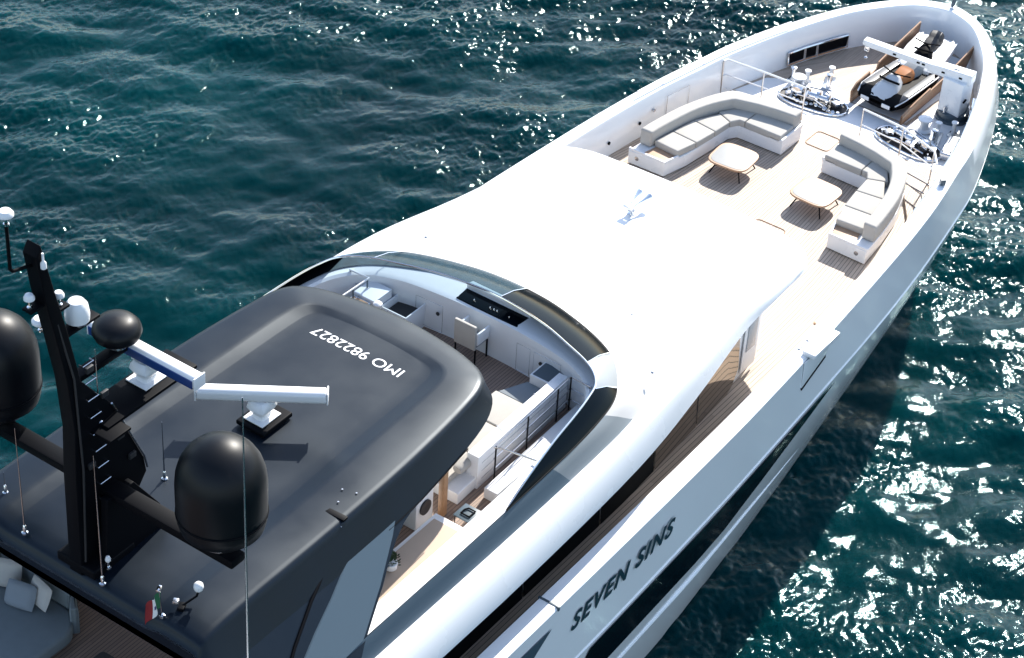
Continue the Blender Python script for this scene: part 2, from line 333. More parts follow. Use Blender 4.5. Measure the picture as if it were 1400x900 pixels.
# bulwark rail along the port and starboard cap, forward
for s in (1, -1):
    xs = np.linspace(5.6, -.2, 12); cap = [Vector((x, s * (yline(G, x) - .22), GZ + .16)) for x in xs]
    if s == 1:
        r_ = MB().tube(cap, .028, 8)
        for p in cap[::3]: r_.tube([p, p - Vector((0, 0, .17))], .014, 6)
        r_.build("cap_rail", m_steel, yacht)
    else:
        pts = [Vector((x, s * (yline(G, x) - .40), GZ + .012)) for x in xs]; MB().tube(pts, .014, 6).build("cap_rail", m_steel, yacht)

# ---------------------------------------------------------------- decks
dk = MB(); dk.grid(cap_rows(ring(off(Gi, -.02), 0.0), 14)); deck = dk.build("main_deck", m_teak, yacht)
def sheet(poly, z, m, name, th=.004, parent=yacht): return MB().slab(poly, z - .001, z + th, 0).build(name, m, parent)
# white mooring deck forward of the lounge
ym = [(3.42, s * y) for s, y in ()] 
wl = [(3.42, -3.22)] + [(3.42, y) for y in (-.6,)] + [(3.42, .75), (3.42, 3.25), (4.55, 2.9), (5.45, 1.55), (5.35, .9), (4.95, .7), (4.9, -1.25), (6.9, -1.45), (6.95, -2.1), (5.9, -2.52), (4.6, -2.92)]
sheet(wl, .002, m_white2, "mooring_deck")
sheet([(5.0, .55), (9.0, .55), (9.0, -1.0), (8.2, -1.4), (5.0, -1.15)], .0025, m_white2, "tender_bay")
# margin planks / hatch outlines on the teak
def hatch_frame(cx, cy, L_, w_, rz=0, r=.12):
    pts = []
    for sx, sy, a0 in ((1, 1, 0), (-1, 1, 90), (-1, -1, 180), (1, -1, 270)):
        for k in range(5):
            a = R(a0 + 22.5 * k); pts.append(Vector((sx * (L_ / 2 - r) + r * math.cos(a), sy * (w_ / 2 - r) + r * math.sin(a), .008)))
    pts.append(pts[0]); Rz = Matrix.Rotation(rz, 3, 'Z')
    return MB().tube([Rz @ p + Vector((cx, cy, 0)) for p in pts], .012, 6).build("hatch_rim", m_rim, yacht)
hatch_frame(-1.9, -.85, .9, .85); hatch_frame(2.75, .1, .75, .7)
# small boarding lockers and scupper covers
o = MB().box((-2.68, -3.76, .012), (1.0, .10, .02), 0, .004).box((-2.68, -3.76, .03), (.85, .025, .02)).build("deck_drain", m_chrome, yacht)
for p in ((-4.3, -3.75), (-3.8, 3.2)): MB().lathe([(.05, 0), (.05, .02), (.03, .03)], (p[0], p[1], .004), 12).build("deck_filler_cap", m_rim, yacht)

for s in (-1, 1):
    b_ = MB().add([(-17.16, s * 5.115, .72), (-18.9, s * 5.115, -.35), (-21.5, s * 5.115, -.35), (-19.6, s * 5.115, .72)], [(0, 1, 2, 3)]).build("bulwark_window", m_slate, yacht)
    MB().box((-16.95, s * 4.86, 1.09), (.05, .5, .1), 0, .005).build("cap_joint", m_slate, yacht)
# inner faces: locker doors and ports on the port bulwark
def bul(x, z, s=1, d=.0): return Vector((x, s * (yline(Gi, x) - .02 - d), z))
for x, hgt in ((-3.0, .45), (-1.55, .4), (-.3, .45), (.25, .62)):
    p = bul(x, hgt); MB().lathe([(.045, 0), (.045, .03), (.02, .03)], p - Vector((0, .01, 0)), 12, axis=Vector((0, -1, 0))).build("bulwark_port", m_black if x < .2 else m_steel, yacht)
dpts = [bul(.75, .15, 1, .03), bul(1.6, .15, 1, .03), bul(1.6, .85, 1, .03), bul(.75, .85, 1, .03), bul(.75, .15, 1, .03)]
MB().tube(dpts, .008, 6).build("locker_door", m_steel, yacht)
# forward fairlead openings with steel rollers
for s in (1, -1):
    xa, xb = 5.35, 7.35
    if s == -1: xa, xb = 4.9, 6.6
    g = MB(); N_ = 10; rows = []
    for k in range(N_ + 1):
        x = xa + (xb - xa) * k / N_; rows.append([Vector((x, s * (yline(Gi, x) - .075), .10)), Vector((x, s * (yline(Gi, x) - .06), .46))])
    g.grid(rows); op = g.build("fairlead_opening", m_black, yacht)
    f_ = MB(); top = [r[1] for r in rows]; bot = [r[0] for r in rows]; f_.tube(bot + top[::-1] + [bot[0]], .035, 8)
    for k in (3, 5): f_.tube([rows[k][0], rows[k][1]], .045, 8)
    f_.build("fairlead_frame", m_chrome, op)

# ---------------------------------------------------------------- superstructure: wheelhouse walls below the eave
WH = [(-5.35, 0), (-5.4, 1.2), (-5.5, 2.3), (-5.75, 3.0), (-6.3, 3.28), (-7.4, 3.4), (-9, 3.47), (-12.5, 3.64), (-20, 3.68), (-38, 3.68)]
wh = MB().grid([ring(WH, .003), ring(WH, 2.1)]); wh.build("wheelhouse_wall", m_white, yacht)
# tinted side glass panes, each its own part, starboard and port
for s in (-1, 1):
    base = [(-7.55, -9.35), (-9.4, -11.2), (-11.25, -13.4), (-13.45, -16.2), (-16.25, -19.2), (-19.25, -23)]
    for i, (a, b_) in enumerate(base):
        rows = []
        for k in range(9):
            x = a + (b_ - a) * k / 8; y = yline(WH, x) + .02; cut = .0
            zlo = .03; 
            if i == 0: zlo = .03 + .5 * max(0, 1 - k / 2.0) ** 2
            rows.append([Vector((x, s * (y + .10 * (1 - t)), zlo + (1.98 - zlo) * t)) for t in (0, .25, .5, .75, 1)])
        MB().grid(rows).build("side_window", m_mirrorglass if i < 2 else m_shelf, yacht)
# pantograph door forward of the glass
for s in (-1, 1):
    MB().box((-6.95, s * 3.43, .98), (.62, .03, 1.7), 0, .01).build("side_door", m_white2, yacht)
    MB().box((-6.95, s * 3.455, 1.2), (.40, .02, 1.0), 0, .01).build("door_window", mat("pale_glass", (.30, .33, .36), .1), yacht)

# roof, shoulder, coaming (all U shaped lofts, open aft)
E0 = [(-4.40, 0), (-4.42, .9), (-4.45, 1.8), (-4.5, 2.6), (-4.72, 3.25), (-5.2, 3.62), (-6.4, 3.70), (-8.1, 3.78), (-10.8, 4.2), (-13.5, 4.5), (-17.5, 4.62), (-22, 4.62), (-38, 4.6)]
EZ = [2.0] * 13
E1 = [(p[0], p[1]) for p in off(E0, .07)]
S1 = [(-4.75, 0), (-4.78, .88), (-4.82, 1.7), (-4.95, 2.45), (-5.2, 3.0), (-5.75, 3.3), (-7.0, 3.48), (-8.9, 3.7), (-11.2, 4.12), (-13.8, 4.28), (-17.5, 4.32), (-22, 4.32), (-38, 4.3)]
SZ = [2.42, 2.42, 2.4, 2.36, 2.32, 2.32, 2.42, 2.6, 2.72, 2.78, 2.8, 2.8, 2.8]
S2 = [(-6.4, 0), (-6.42, .85), (-6.5, 1.6), (-6.7, 2.3), (-7.1, 2.85), (-7.7, 3.1), (-8.6, 3.3), (-9.9, 3.5), (-11.6, 3.95), (-13.9, 4.19), (-17.5, 4.24), (-22, 4.24), (-38, 4.22)]
S2Z = [2.68, 2.68, 2.67, 2.64, 2.6, 2.6, 2.66, 2.76, 2.82, 2.82, 2.83, 2.83, 2.83]
C1 = [(-9.45, 0), (-9.5, .8), (-9.6, 1.5), (-9.85, 2.2), (-10.25, 2.75), (-10.75, 3.2), (-11.4, 3.6), (-12.2, 3.9), (-13.0, 4.05), (-14.3, 4.13), (-17.5, 4.17), (-22, 4.17), (-38, 4.15)]
C1Z = [2.95, 2.95, 2.94, 2.92, 2.9, 2.88, 2.86, 2.84, 2.82, 2.82, 2.82, 2.82, 2.82]
D1 = [(-11.35, 0), (-11.4, .8), (-11.55, 1.5), (-11.75, 2.15), (-12.0, 2.7), (-12.3, 3.1), (-12.75, 3.45), (-13.2, 3.7), (-13.8, 3.84), (-15.0, 3.95), (-17.5, 4.0), (-22, 4.02), (-38, 4.0)]
DZ = 3.3
roof = MB()
roof.grid([ring(WH[:1] * 0 + [(p[0] - .25, max(0, p[1] - .9)) for p in E0], [2.02] * 13), ring(off(E0, -.15), [1.93] * 13), ring(E0, EZ), ring(E1, [2.08] * 13), ring(off(E0, .05), [2.17 + .0 * i for i in range(13)]),
           ring(mix(E1, S1, .33), [2.17 * .55 + z * .45 for z in SZ]), ring(mix(E1, S1, .72), [2.17 * .18 + z * .82 for z in SZ]), ring(S1, SZ), ring(mix(S1, S2, .35), [a * .55 + b * .45 for a, b in zip(SZ, S2Z)]), ring(S2, S2Z),
           ring(mix(S2, C1, .5), [a * .45 + b * .55 for a, b in zip(S2Z, C1Z)]), ring(C1, C1Z)])
roof.build("superstructure_roof", m_white, yacht)
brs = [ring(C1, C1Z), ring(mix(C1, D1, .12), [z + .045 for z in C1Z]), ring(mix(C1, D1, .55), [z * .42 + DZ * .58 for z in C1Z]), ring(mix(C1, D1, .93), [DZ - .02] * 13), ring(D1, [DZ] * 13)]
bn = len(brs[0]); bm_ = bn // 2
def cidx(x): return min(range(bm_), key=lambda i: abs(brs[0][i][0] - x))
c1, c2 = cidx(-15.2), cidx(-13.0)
for a_, b_, mm in ((0, c1, m_bandshade), (c1, c2, m_bandm), (c2, bn - 1 - c2, m_bandlit), (bn - 1 - c2, bn - 1 - c1, m_bandm), (bn - 1 - c1, bn - 1, m_bandshade)):  # one band, sun and shade painted as separate tones along it
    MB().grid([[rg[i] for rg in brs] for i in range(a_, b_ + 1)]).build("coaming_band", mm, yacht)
# ledge between the screen and the cockpit, inner wall and cockpit sole
I1 = [(-12.62, 0), (-12.64, .8), (-12.7, 1.5), (-12.8, 2.1), (-12.98, 2.6), (-13.22, 2.95), (-13.55, 3.2), (-14.0, 3.38), (-14.8, 3.5), (-16.0, 3.56), (-18, 3.6), (-22, 3.6), (-38, 3.6)]
led = MB().grid([ring(off(D1, -.02), [DZ - .003] * 13), ring(mix(D1, I1, .9), [DZ + .02] * 13), ring(I1, [DZ - .03] * 13), ring(off(I1, -.04), [2.3] * 13)])
led.build("cockpit_coaming", m_white2, yacht)
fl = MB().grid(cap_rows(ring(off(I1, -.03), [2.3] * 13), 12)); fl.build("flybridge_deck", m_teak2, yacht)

# windscreen: separate panes between base D1 and top rail
RL = [(-12.35, 0), (-12.42, .8), (-12.55, 1.5), (-12.78, 2.2), (-12.98, 2.75), (-13.2, 3.12), (-13.5, 3.38), (-13.9, 3.5), (-14.5, 3.6), (-15.4, 3.70), (-16.3, 3.82), (-17.05, 3.93), (-17.35, 3.98)]
RZ = [3.68] * 8 + [3.66, 3.6, 3.5, 3.38, 3.31]
DB = D1[:10] + [(-16.1, 3.98), (-17.0, 4.0), (-17.4, 4.01)]
rb = ring(DB, [DZ + .012] * 13); rt = ring(RL, RZ); NB = len(rb); mid = NB // 2
scr = bpy.data.objects.new("windscreen", None); COL.objects.link(scr); scr.parent = yacht
def pane(i0, i1, m, lab=None):
    rows = [[tuple(np.array(rb[i]) * (1 - t) + np.array(rt[i]) * t + np.array((0, 0, .05 * math.sin(math.pi * t)))) for t in (0, .33, .66, 1)] for i in range(i0, i1 + 1)]
    o = MB().grid(rows).build("pane", m, scr)
    if lab: o['label'] = lab
    return o
m_pale = mat("pale_reflection_glass", (0.24, 0.265, 0.285), 0.3)  # corner glass, its bright reflection painted as flat pale grey
pane(0, mid - 32, m_glass, "dark tinted side pane")
pane(mid - 32, mid - 21, m_pale, "corner pane with a bright reflection painted pale grey")
pane(mid - 21, mid - 1, m_glass, "black tinted pane")
pane(mid - 1, mid + 20, m_panebl, "pane with the reflected sea painted in blue")
pane(mid + 20, mid + 32, m_panebl, "corner pane with the same painted blue reflection")
pane(mid + 32, NB - 1, m_glass)
def kf(i): return .55 + .4 * min(1, max(0, (abs(i - mid) - 12) / 20))
for a_, b_, mm in ((0, mid - 32, m_shelf), (mid - 21, mid - 1, m_shelf), (mid - 1, mid + 32, m_shelfb), (mid + 32, NB - 1, m_shelf)):
    MB().grid([[(rb[i][0], rb[i][1], DZ + .034), (rt[i][0] * kf(i) + rb[i][0] * (1 - kf(i)), rt[i][1] * kf(i) + rb[i][1] * (1 - kf(i)), DZ + .045)] for i in range(a_, b_ + 1)]).build("screen_shelf", mm, scr)
MB().tube(rt, .022, 8).build("screen_rail", m_chrome, scr)
for i in (mid - 21, mid - 1, mid - 32, mid + 20):
    MB().tube([np.array(rb[i]) + np.array((0, 0, .02)), (np.array(rb[i]) + np.array(rt[i])) / 2 + np.array((0, 0, .06)), rt[i]], .012, 6).build("mullion", m_chrome, scr)

# ---------------------------------------------------------------- hardtop
HT = bpy.data.objects.new("hardtop", None); COL.objects.link(HT); HT.parent = yacht
A_ = -24.78
Pr = [(-16.30, 0), (-16.31, .5), (-16.35, 1.0), (-16.42, 1.34), (-16.62, 1.50), (-17.2, 1.56), (-19, 1.60), (-21, 1.66), (-24.25, 1.7), (A_, 1.7)]
Po = [(-16.10, 0), (-16.12, .55), (-16.17, 1.1), (-16.28, 1.55), (-16.6, 1.78), (-17.3, 1.86), (-19, 1.90), (-21, 1.96), (-24.25, 2.0), (A_, 2.0)]
Hc = [(-15.45, 0), (-15.5, .75), (-15.63, 1.5), (-15.88, 2.12), (-16.3, 2.46), (-17.2, 2.62), (-19, 2.76), (-21, 2.80), (-24.25, 2.8), (A_, 2.8)]
He = [(-15.22, 0), (-15.28, .75), (-15.42, 1.5), (-15.66, 2.15), (-16.1, 2.62), (-17.0, 2.80), (-19, 2.95), (-21, 3.0), (-24.25, 3.0), (A_, 3.0)]
Hl = [(-15.3, 0), (-15.36, .75), (-15.5, 1.5), (-15.72, 2.18), (-16.15, 2.70), (-17.05, 2.98), (-19, 3.16), (-21, 3.22), (-24.25, 3.22), (A_, 3.22)]
Hu = [(-15.9, 0), (-15.95, .7), (-16.05, 1.4), (-16.25, 2.0), (-16.6, 2.45), (-17.4, 2.72), (-19, 2.92), (-21, 2.98), (-24.25, 2.98), (A_, 2.98)]
def hz(v, aft=-.07): return [v] * 7 + [v + aft * .3, v + aft, v + aft - .28]
rin = ring(Pr, hz(4.875))
shell = MB()
shell.grid([rin, ring(mix(Pr, Po, .1), hz(4.879)), ring(mix(Pr, Po, .9), [4.886, 4.886, 4.888, 4.905] + hz(4.93)[4:]), ring(Po, [4.886, 4.886, 4.89, 4.91] + hz(4.938)[4:]), ring(mix(Po, Hc, .12), [4.884, 4.884, 4.889, 4.91] + hz(4.942)[4:]), ring(mix(Po, Hc, .5), [4.868, 4.868, 4.875, 4.90] + hz(4.935)[4:]), ring(mix(Po, Hc, .9), [4.825, 4.825, 4.84, 4.866] + hz(4.912)[4:]), ring(Hc, [4.80, 4.80, 4.815, 4.85] + hz(4.898)[4:]),
    ring(off(Hc, .045), [4.775, 4.775, 4.79, 4.825] + hz(4.872)[4:]), ring(off(Hc, .075), [4.74, 4.74, 4.755, 4.79] + hz(4.83)[4:]), ring(mix(off(Hc, .085), Hl, .06), [4.71, 4.71, 4.72, 4.75] + hz(4.77)[4:]), ring(Hl, [4.50] * 5 + [4.40, 4.25, 4.18, 4.18, 4.36]), ring(off(Hl, -.02), [4.46] * 5 + [4.36, 4.19, 4.12, 4.12, 4.34]), ring(Hu, [4.45] * 8 + [4.4, 4.34])])
shell.grid(cap_rows(rin, 12, .0, 3.4))
shell.build("shell", m_roofdark, HT)
aft = MB()
prof = [(y, z) for y, z in ((-3.2, 4.2), (-2.8, 4.54), (-2.0, 4.58), (-1.7, 4.50), (1.7, 4.50), (2.0, 4.58), (2.8, 4.54), (3.2, 4.2), (3.1, 4.36), (-3.1, 4.36))]
aft.add([(A_ - .02, y, z) for y, z in prof], [tuple(range(len(prof)))]); aft.build("aft_edge", m_roofdark, HT)
MB().grid(cap_rows(ring(Hu, [4.44] * 8 + [4.39, 4.33]), 6)).build("ceiling", m_white2, HT)
# fins down to the coaming with a slate pane each side
def fin(s):
    def P(x, z, o=0.0): return (x, s * (6.933 - .889 * z + o), z)
    ed = [(-18.9, 4.24), (-19.35, 4.2), (-19.6, 4.15), (-19.95, 4.04), (-20.35, 3.87), (-20.75, 3.67), (-21.3, 3.43), (-21.77, 3.22)]
    top = [(x, 4.62) for x, z in ed]
    m = MB(); rows = []
    for i in range(14):
        t = i / 13
    outl = ed + [(-21.95, 3.12), (-23, 3.1), (-24.7, 3.1), (-24.7, 4.3), (-20, 4.46), (-18.9, 4.4)]
    o_ = [P(x, z, .0) for x, z in outl]; i_ = [P(x, z, -.12) for x, z in outl]; n = len(outl)
    bm = bmesh.new(); a = [bm.verts.new(p) for p in o_]; b = [bm.verts.new(p) for p in i_]
    bm.faces.new(a); bm.faces.new(b[::-1])
    for k in range(n): bm.faces.new((a[k], a[(k + 1) % n], b[(k + 1) % n], b[k]))
    bmesh.ops.triangulate(bm, faces=[f for f in bm.faces if len(f.verts) > 4]); bm.verts.index_update()
    m.add([v.co.copy() for v in bm.verts], [[v.index for v in f.verts] for f in bm.faces]); bm.free()
    f = m.build("fin", m_roofdark, HT)
    gl = [(-19.6, 4.38), (-20.03, 4.41), (-20.79, 4.33), (-21.19, 4.25), (-21.86, 4.01), (-22.53, 3.8), (-22.98, 3.64), (-23.8, 3.3), (-22.3, 3.28), (-21.75, 3.30), (-21.3, 3.50), (-20.8, 3.72), (-20.35, 3.95), (-19.98, 4.14)]
    fr = [P(x, z, .03) for x, z in gl]; bk = [P(x, z, -.01) for x, z in gl]; n = len(gl)
    bm = bmesh.new(); a = [bm.verts.new(p) for p in fr]; b = [bm.verts.new(p) for p in bk]; bm.faces.new(a)
    for k in range(n): bm.faces.new((a[k], a[(k + 1) % n], b[(k + 1) % n], b[k]))
    bmesh.ops.triangulate(bm, faces=[x for x in bm.faces if len(x.verts) > 4]); bm.verts.index_update()
    MB().add([v.co.copy() for v in bm.verts], [[v.index for v in q_.verts] for q_ in bm.faces]).build("fin_pane", m_slate, f)
    bm.free()
    MB().tube([P(-20.97, 4.52, .01), P(-21.6, 4.38, .01), P(-22.23, 4.17, .01), P(-23.05, 3.83, .01), P(-24.2, 3.25, .01)], .035, 6).build("panel_gap", m_black, f)
    # recessed slot across the shoulder
    MB().box((-20.86, s * 2.44, 4.885), (.13, .86, .05), s * R(-3), .01).build("slot", m_black, HT)
    MB().tube([(-20.96, s * 2.1, 4.905), (-20.99, s * 2.78, 4.87), (-20.97, s * 2.88, 4.80)], .012, 6).build("slot_trim", m_steel, HT)
fin(-1); fin(1)
def text_mesh(s, size, m, name, parent, Mx, shear=0, offset=0.0, ext=.004, spacing=1.0, fit=None):
    c = bpy.data.curves.new(name, 'FONT'); c.body = s; c.size = size; c.shear = shear; c.offset = offset; c.extrude = ext; c.space_character = spacing; c.align_x = 'CENTER'; c.align_y = 'CENTER'
    t = bpy.data.objects.new(name, c); COL.objects.link(t); bpy.context.view_layer.update()
    me = bpy.data.meshes.new_from_object(t.evaluated_get(bpy.context.evaluated_depsgraph_get())); bpy.data.objects.remove(t)
    xs = [v.co.x for v in me.vertices]; ys = [v.co.y for v in me.vertices]
    sx = fit[0] / (max(xs) - min(xs)) if fit else 1; sy = fit[1] / (max(ys) - min(ys)) if fit else 1
    cx, cy = (max(xs) + min(xs)) / 2, (max(ys) + min(ys)) / 2
    for v in me.vertices: v.co = Mx @ Vector(((v.co.x - cx) * sx, (v.co.y - cy) * sy, v.co.z))
    me.materials.clear(); me.materials.append(m); o = bpy.data.objects.new(name, me); COL.objects.link(o); o.parent = parent; return o
Mi = Matrix(((0, -1, 0, -16.93), (1, 0, 0, .03), (0, 0, 1, 4.8775), (0, 0, 0, 1)))
text_mesh("IMO 9822827", .3, m_wletter, "registration_number", HT, Mi, offset=0, ext=.002, fit=(2.2, .25))
# yacht name on the hull side, raised letters following the plating
nm = Matrix(((1, 0, 0, -14.52), (0, 0, -1, -5.105), (0, 1, 0, .27), (0, 0, 0, 1)))
text_mesh("SEVEN SINS", .5, m_letter, "name_lettering", yacht, nm, shear=.30, offset=.014, ext=.004, spacing=1.2, fit=(3.8, .46))

for p in ((-11.9, -3.75, 3.18), (-10.9, 2.9, 3.0), (-10.3, -2.2, 2.98)): MB().lathe([(.035, 0), (.035, .03), (.015, .05)], p, 10).build("roof_fitting", m_steel, yacht)
for y in (-1.0, 1.0): MB().tube([(-9.3, y, 2.965), (-8.0, y, 2.86), (-6.4, y * .98, 2.69), (-4.9, y * .96, 2.43)], .006, 4).build("roof_seam", m_white2, yacht)
for x, y, z in ((-20.3, -2.35, 4.95), (-20.6, -2.5, 4.94), (-20.2, -2.6, 4.93)): MB().lathe([(.018, 0), (.018, .012)], (x, y, z - .01), 8).build("bolt", m_steel, HT)
for s in (-1, 1): MB().tube([(-20.0, s * 3.2, 4.22), (-19.0, s * 3.17, 4.24), (-17.4, s * 3.05, 4.38)], .012, 6).build("drip_edge", m_black, HT)
# ---------------------------------------------------------------- mast and the arch
mast = thing("radar_mast", "black raked mast rising from the dark hardtop with small white antennas on its arms", "mast", (-24.2, 0, 4.75))
def wpart(mb, name, m, parent, org): return mb.build(name, m, parent)
ML = Vector((-24.2, 0, 4.75))
def loc(p): return tuple(Vector(p) - ML)
fr = Matrix(((1, 0, 0, 0), (0, 0, 1, 0), (0, 1, 0, 0), (0, 0, 0, 1)))   # (x, z) polygon extruded along y
trunk = [(-25.12, 11.72), (-25.0, 11.9), (-24.78, 10.85), (-24.6, 10.05), (-24.45, 9.25), (-24.38, 8.85), (-23.75, 8.0), (-23.05, 6.35), (-23.0, 6.0), (-23.2, 5.75), (-23.6, 4.72), (-24.7, 4.72), (-24.66, 6.9), (-24.6, 7.9), (-24.68, 9.0), (-24.85, 10.0), (-25.0, 10.8)]
MB().slab([(x - ML.x, z - ML.z) for x, z in trunk], -.15, .15, .02, fr).build("trunk", m_black, mast)
MB().slab([(-.5, -.45), (.5, -.45), (.85, .0), (.5, .45), (-.5, .45)], .02, .22, .05).build("foot", m_black, mast)
MB().tube([loc((-23.75, -.17, 8.0)), loc((-23.06, -.17, 6.4)), loc((-23.0, -.17, 6.1))], .02, 6).build("edge_highlight", m_steel, mast)  # steel tube standing in for the highlight on the trunk's leading edge
for z in np.arange(5.4, 9.4, .38):
    x = -24.3 + (9.4 - z) * .08
    MB().tube([loc((x - .12, -.15, z)), loc((x - .12, -.24, z)), loc((x + .12, -.24, z)), loc((x + .12, -.15, z))], .012, 5).build("rung", m_steel, mast)
for k, (x, z) in enumerate(((-23.6, 7.2), (-23.35, 6.6), (-23.9, 8.3), (-24.2, 9.0), (-24.0, 6.0), (-24.3, 7.0))):
    MB().box(loc((x, -.17, z)), (.16, .06, .12), 0, .015).build("junction_box", m_rubber, mast)
MB().tube([loc((-24.6, -.16, 5.0)), loc((-24.5, -.17, 7.0)), loc((-24.55, -.17, 9.0)), loc((-24.85, -.12, 10.6))], .022, 6).build("cable_run", m_rubber, mast)

MB().box(loc((-22.95, .0, 7.72)), (2.2, .72, .07), 0, .02).box(loc((-23.1, 0, 7.62)), (1.8, .12, .16), 0, .02).build("platform", m_black, mast)
MB().box(loc((-23.35, .42, 8.38)), (1.35, .22, .12), 0, .02).build("arm", m_black, mast)
MB().box(loc((-24.25, 0, 9.86)), (.85, .24, .06), 0, .02).build("arm", m_black, mast)
MB().box(loc((-24.62, 0, 10.42)), (.34, .2, .05), 0, .01).build("arm", m_black, mast)
MB().box(loc((-24.0, -.15, 7.68)), (.5, .9, .06), 0, .02).build("arm", m_black, mast)
MB().box(loc((-25.08, 0, 10.72)), (.4, .2, .05), 0, .01).build("arm", m_black, mast)
MB().tube([loc((-25.05, 0, 11.5)), loc((-25.48, 0, 11.62)), loc((-25.53, 0, 11.68)), loc((-25.52, 0, 12.55))], .03, 8).build("arm", m_black, mast)
MB().lathe([(.03, 0), (.05, .02), (.05, .12), (.02, .16), (.02, .3)], loc((-25.03, -.2, 11.5)), 12).build("light", m_plastic, mast)
arch = thing("antenna_arch", "black cross beam above the hardtop that carries the two big black domes", "beam", (-24.0, 0, 6.2))
AL = Vector((-24.0, 0, 6.2))
def al(p): return tuple(Vector(p) - AL)
MB().box(al((-23.95, 0, 6.28)), (.34, 6.2, .18), 0, .04).build("beam", m_black, arch)
for s in (-1, 1):
    MB().slab([(x - AL.x, z - AL.z) for x, z in ((-24.25, 6.3), (-23.6, 6.3), (-23.0, 5.4), (-22.7, 4.8), (-24.4, 4.8), (-24.3, 5.6))], s * .35 - .08, s * .35 + .08, .02, fr).build("strut", m_black, arch)

dome_prof = [(.42, 0), (.60, .03), (.71, .12), (.755, .3), (.765, .6), (.765, 1.05), (.745, 1.25), (.69, 1.44), (.60, 1.60), (.48, 1.73), (.33, 1.83), (.17, 1.89), (.03, 1.905)]
def radome(name, loc_, label):
    t = thing(name, label, "satellite dome", loc_, 0, "large black satellite domes on the arch")
    MB().lathe([(.42, -.02), (.45, .12), (.38, .25)], (0, 0, 0), 28).build("pedestal", m_white2 if False else m_steel, t)
    MB().lathe(dome_prof, (0, 0, .16), 40).build("dome", m_dome, t)
    MB().lathe([(.768, .40), (.776, .41), (.776, .43), (.768, .44)], (0, 0, .16), 40).build("seam_band", m_black, t)
    return t
radome("satellite_dome", (-23.75, -2.58, 6.4), "large black dome nearest the camera, at the starboard end of the cross beam")
radome("satellite_dome", (-23.75, 2.62, 6.4), "large black dome cut by the left edge of the photo, behind the mast")

def scanner(loc_, rz, label, blue):
    t = thing("radar_scanner", label, "radar", loc_, 0, "open array radar scanners")
    MB().slab([(-.27, -.24), (.27, -.24), (.27, .24), (-.27, .24)], 0, .03, .06 * 0 + .012).build("base_plate", m_plastic, t)
    b = MB(); rows = []
    for z, a in ((.03, .15), (.10, .13), (.16, .17), (.26, .22), (.36, .20), (.42, .15)): rows.append([(a * 1.1 * math.copysign(min(1, abs(math.cos(k)) * 1.25), math.cos(k)), a * math.copysign(min(1, abs(math.sin(k)) * 1.25), math.sin(k)), z) for k in np.linspace(0, 2 * math.pi, 17)[:-1]])
    b.grid(rows, True, True); b.add(rows[-1], [tuple(range(16))]); b.build("pedestal", m_plastic, t)
    bar = bpy.data.objects.new("scanner_bar", None); COL.objects.link(bar); bar.parent = t; bar.location = (0, 0, .55); bar.rotation_euler = (0, 0, rz)
    pr = [(-.14, -.07), (-.10, -.13), (.10, -.13), (.14, -.07), (.14, .07), (.08, .13), (-.08, .13), (-.14, .07)]
    MB().slab([(p[0], p[1]) for p in pr], -1.2, 1.2, .035, Matrix(((1, 0, 0, 0), (0, 0, 1, 0), (0, 1, 0, 0), (0, 0, 0, 1)))).build("housing", m_plastic, bar)
    MB().box((0, -1.22, 0), (.275, .03, .255), 0, .01).build("end_cap", m_plastic, bar)
    MB().box((0, 1.22, 0), (.275, .03, .255), 0, .01).build("end_cap", m_plastic, bar)
    MB().box((0, 0, -.16), (.20, .5, .05), 0, .01).build("bracket", m_plastic, bar)
    if blue: MB().box((-.145, 0, -.01), (.012, 2.38, .17), 0, .003).build("face_strip", m_navy, bar)
    return t
scanner((-22.68, .05, 7.76), R(0), "open radar scanner with a navy blue face on the mast platform", True)
sp = scanner((-19.72, .05, 5.02), R(52) - R(90) + R(-16) + R(90) - R(0), "plain white open radar scanner on a black pad on the hardtop", False)
sp.children[2].rotation_euler = (0, 0, R(36.5)) if sp.children[2].name.startswith("scanner_bar") else (0, 0, 0)
for ch in sp.children:
    if ch.name.startswith("scanner_bar"): ch.rotation_euler = (0, 0, R(36.5))
tag(MB().slab([(-.42, -.34), (.42, -.34), (.42, .34), (-.42, .34)], 0, .10, .03).build("scanner_pad", m_black, None), "black raised pad under the plain white radar scanner", "pad").location = (-19.68, .03, 4.91)

t = thing("radar_dome", "black egg shaped dome in front of the blue faced scanner bar", "dome", (-22.95, .42, 8.45))
MB().lathe([(.16, 0), (.14, .12), (.2, .16)], (0, 0, 0), 20).build("pedestal", m_steel, t)
MB().lathe([(.05, .14), (.28, .16), (.39, .22), (.43, .32), (.41, .42), (.33, .52), (.2, .58), (.02, .60)], (0, 0, 0), 32).build("dome", m_dome, t)
t = thing("antenna_dome", "small white bell shaped dome on the mast arm", "dome", (-24.22, 0, 9.89))
MB().lathe([(.15, 0), (.17, .05), (.16, .08)], (0, 0, 0), 20).build("base", m_steel, t)
MB().lathe([(.20, .07), (.21, .18), (.185, .36), (.13, .44), (.02, .47)], (0, 0, 0), 28).build("dome", m_plastic, t)
def mushroom(p, label, r=.09):
    t = thing("mushroom_antenna", label, "antenna", p, 0, "small white mushroom antennas")
    MB().tube([(0, 0, 0), (0, 0, .16)], .022, 8).lathe([(.05, 0), (.05, .03), (.02, .04)], (0, 0, 0), 12).build("stem", m_chrome, t)
    MB().lathe([(r * .55, .15), (r, .18), (r, .22), (r * .7, .27), (.01, .285)], (0, 0, 0), 18).build("cap", m_plastic, t); return t
mushroom((-24.58, 0, 10.44), "small white mushroom antenna on the mast arm above the white bell dome")
mushroom((-25.2, 0, 10.74), "small white mushroom antenna halfway up the mast on the left side")
mushroom((-24.52, .55, 9.62), "small white mushroom antenna between the mast and the left black dome", .14)
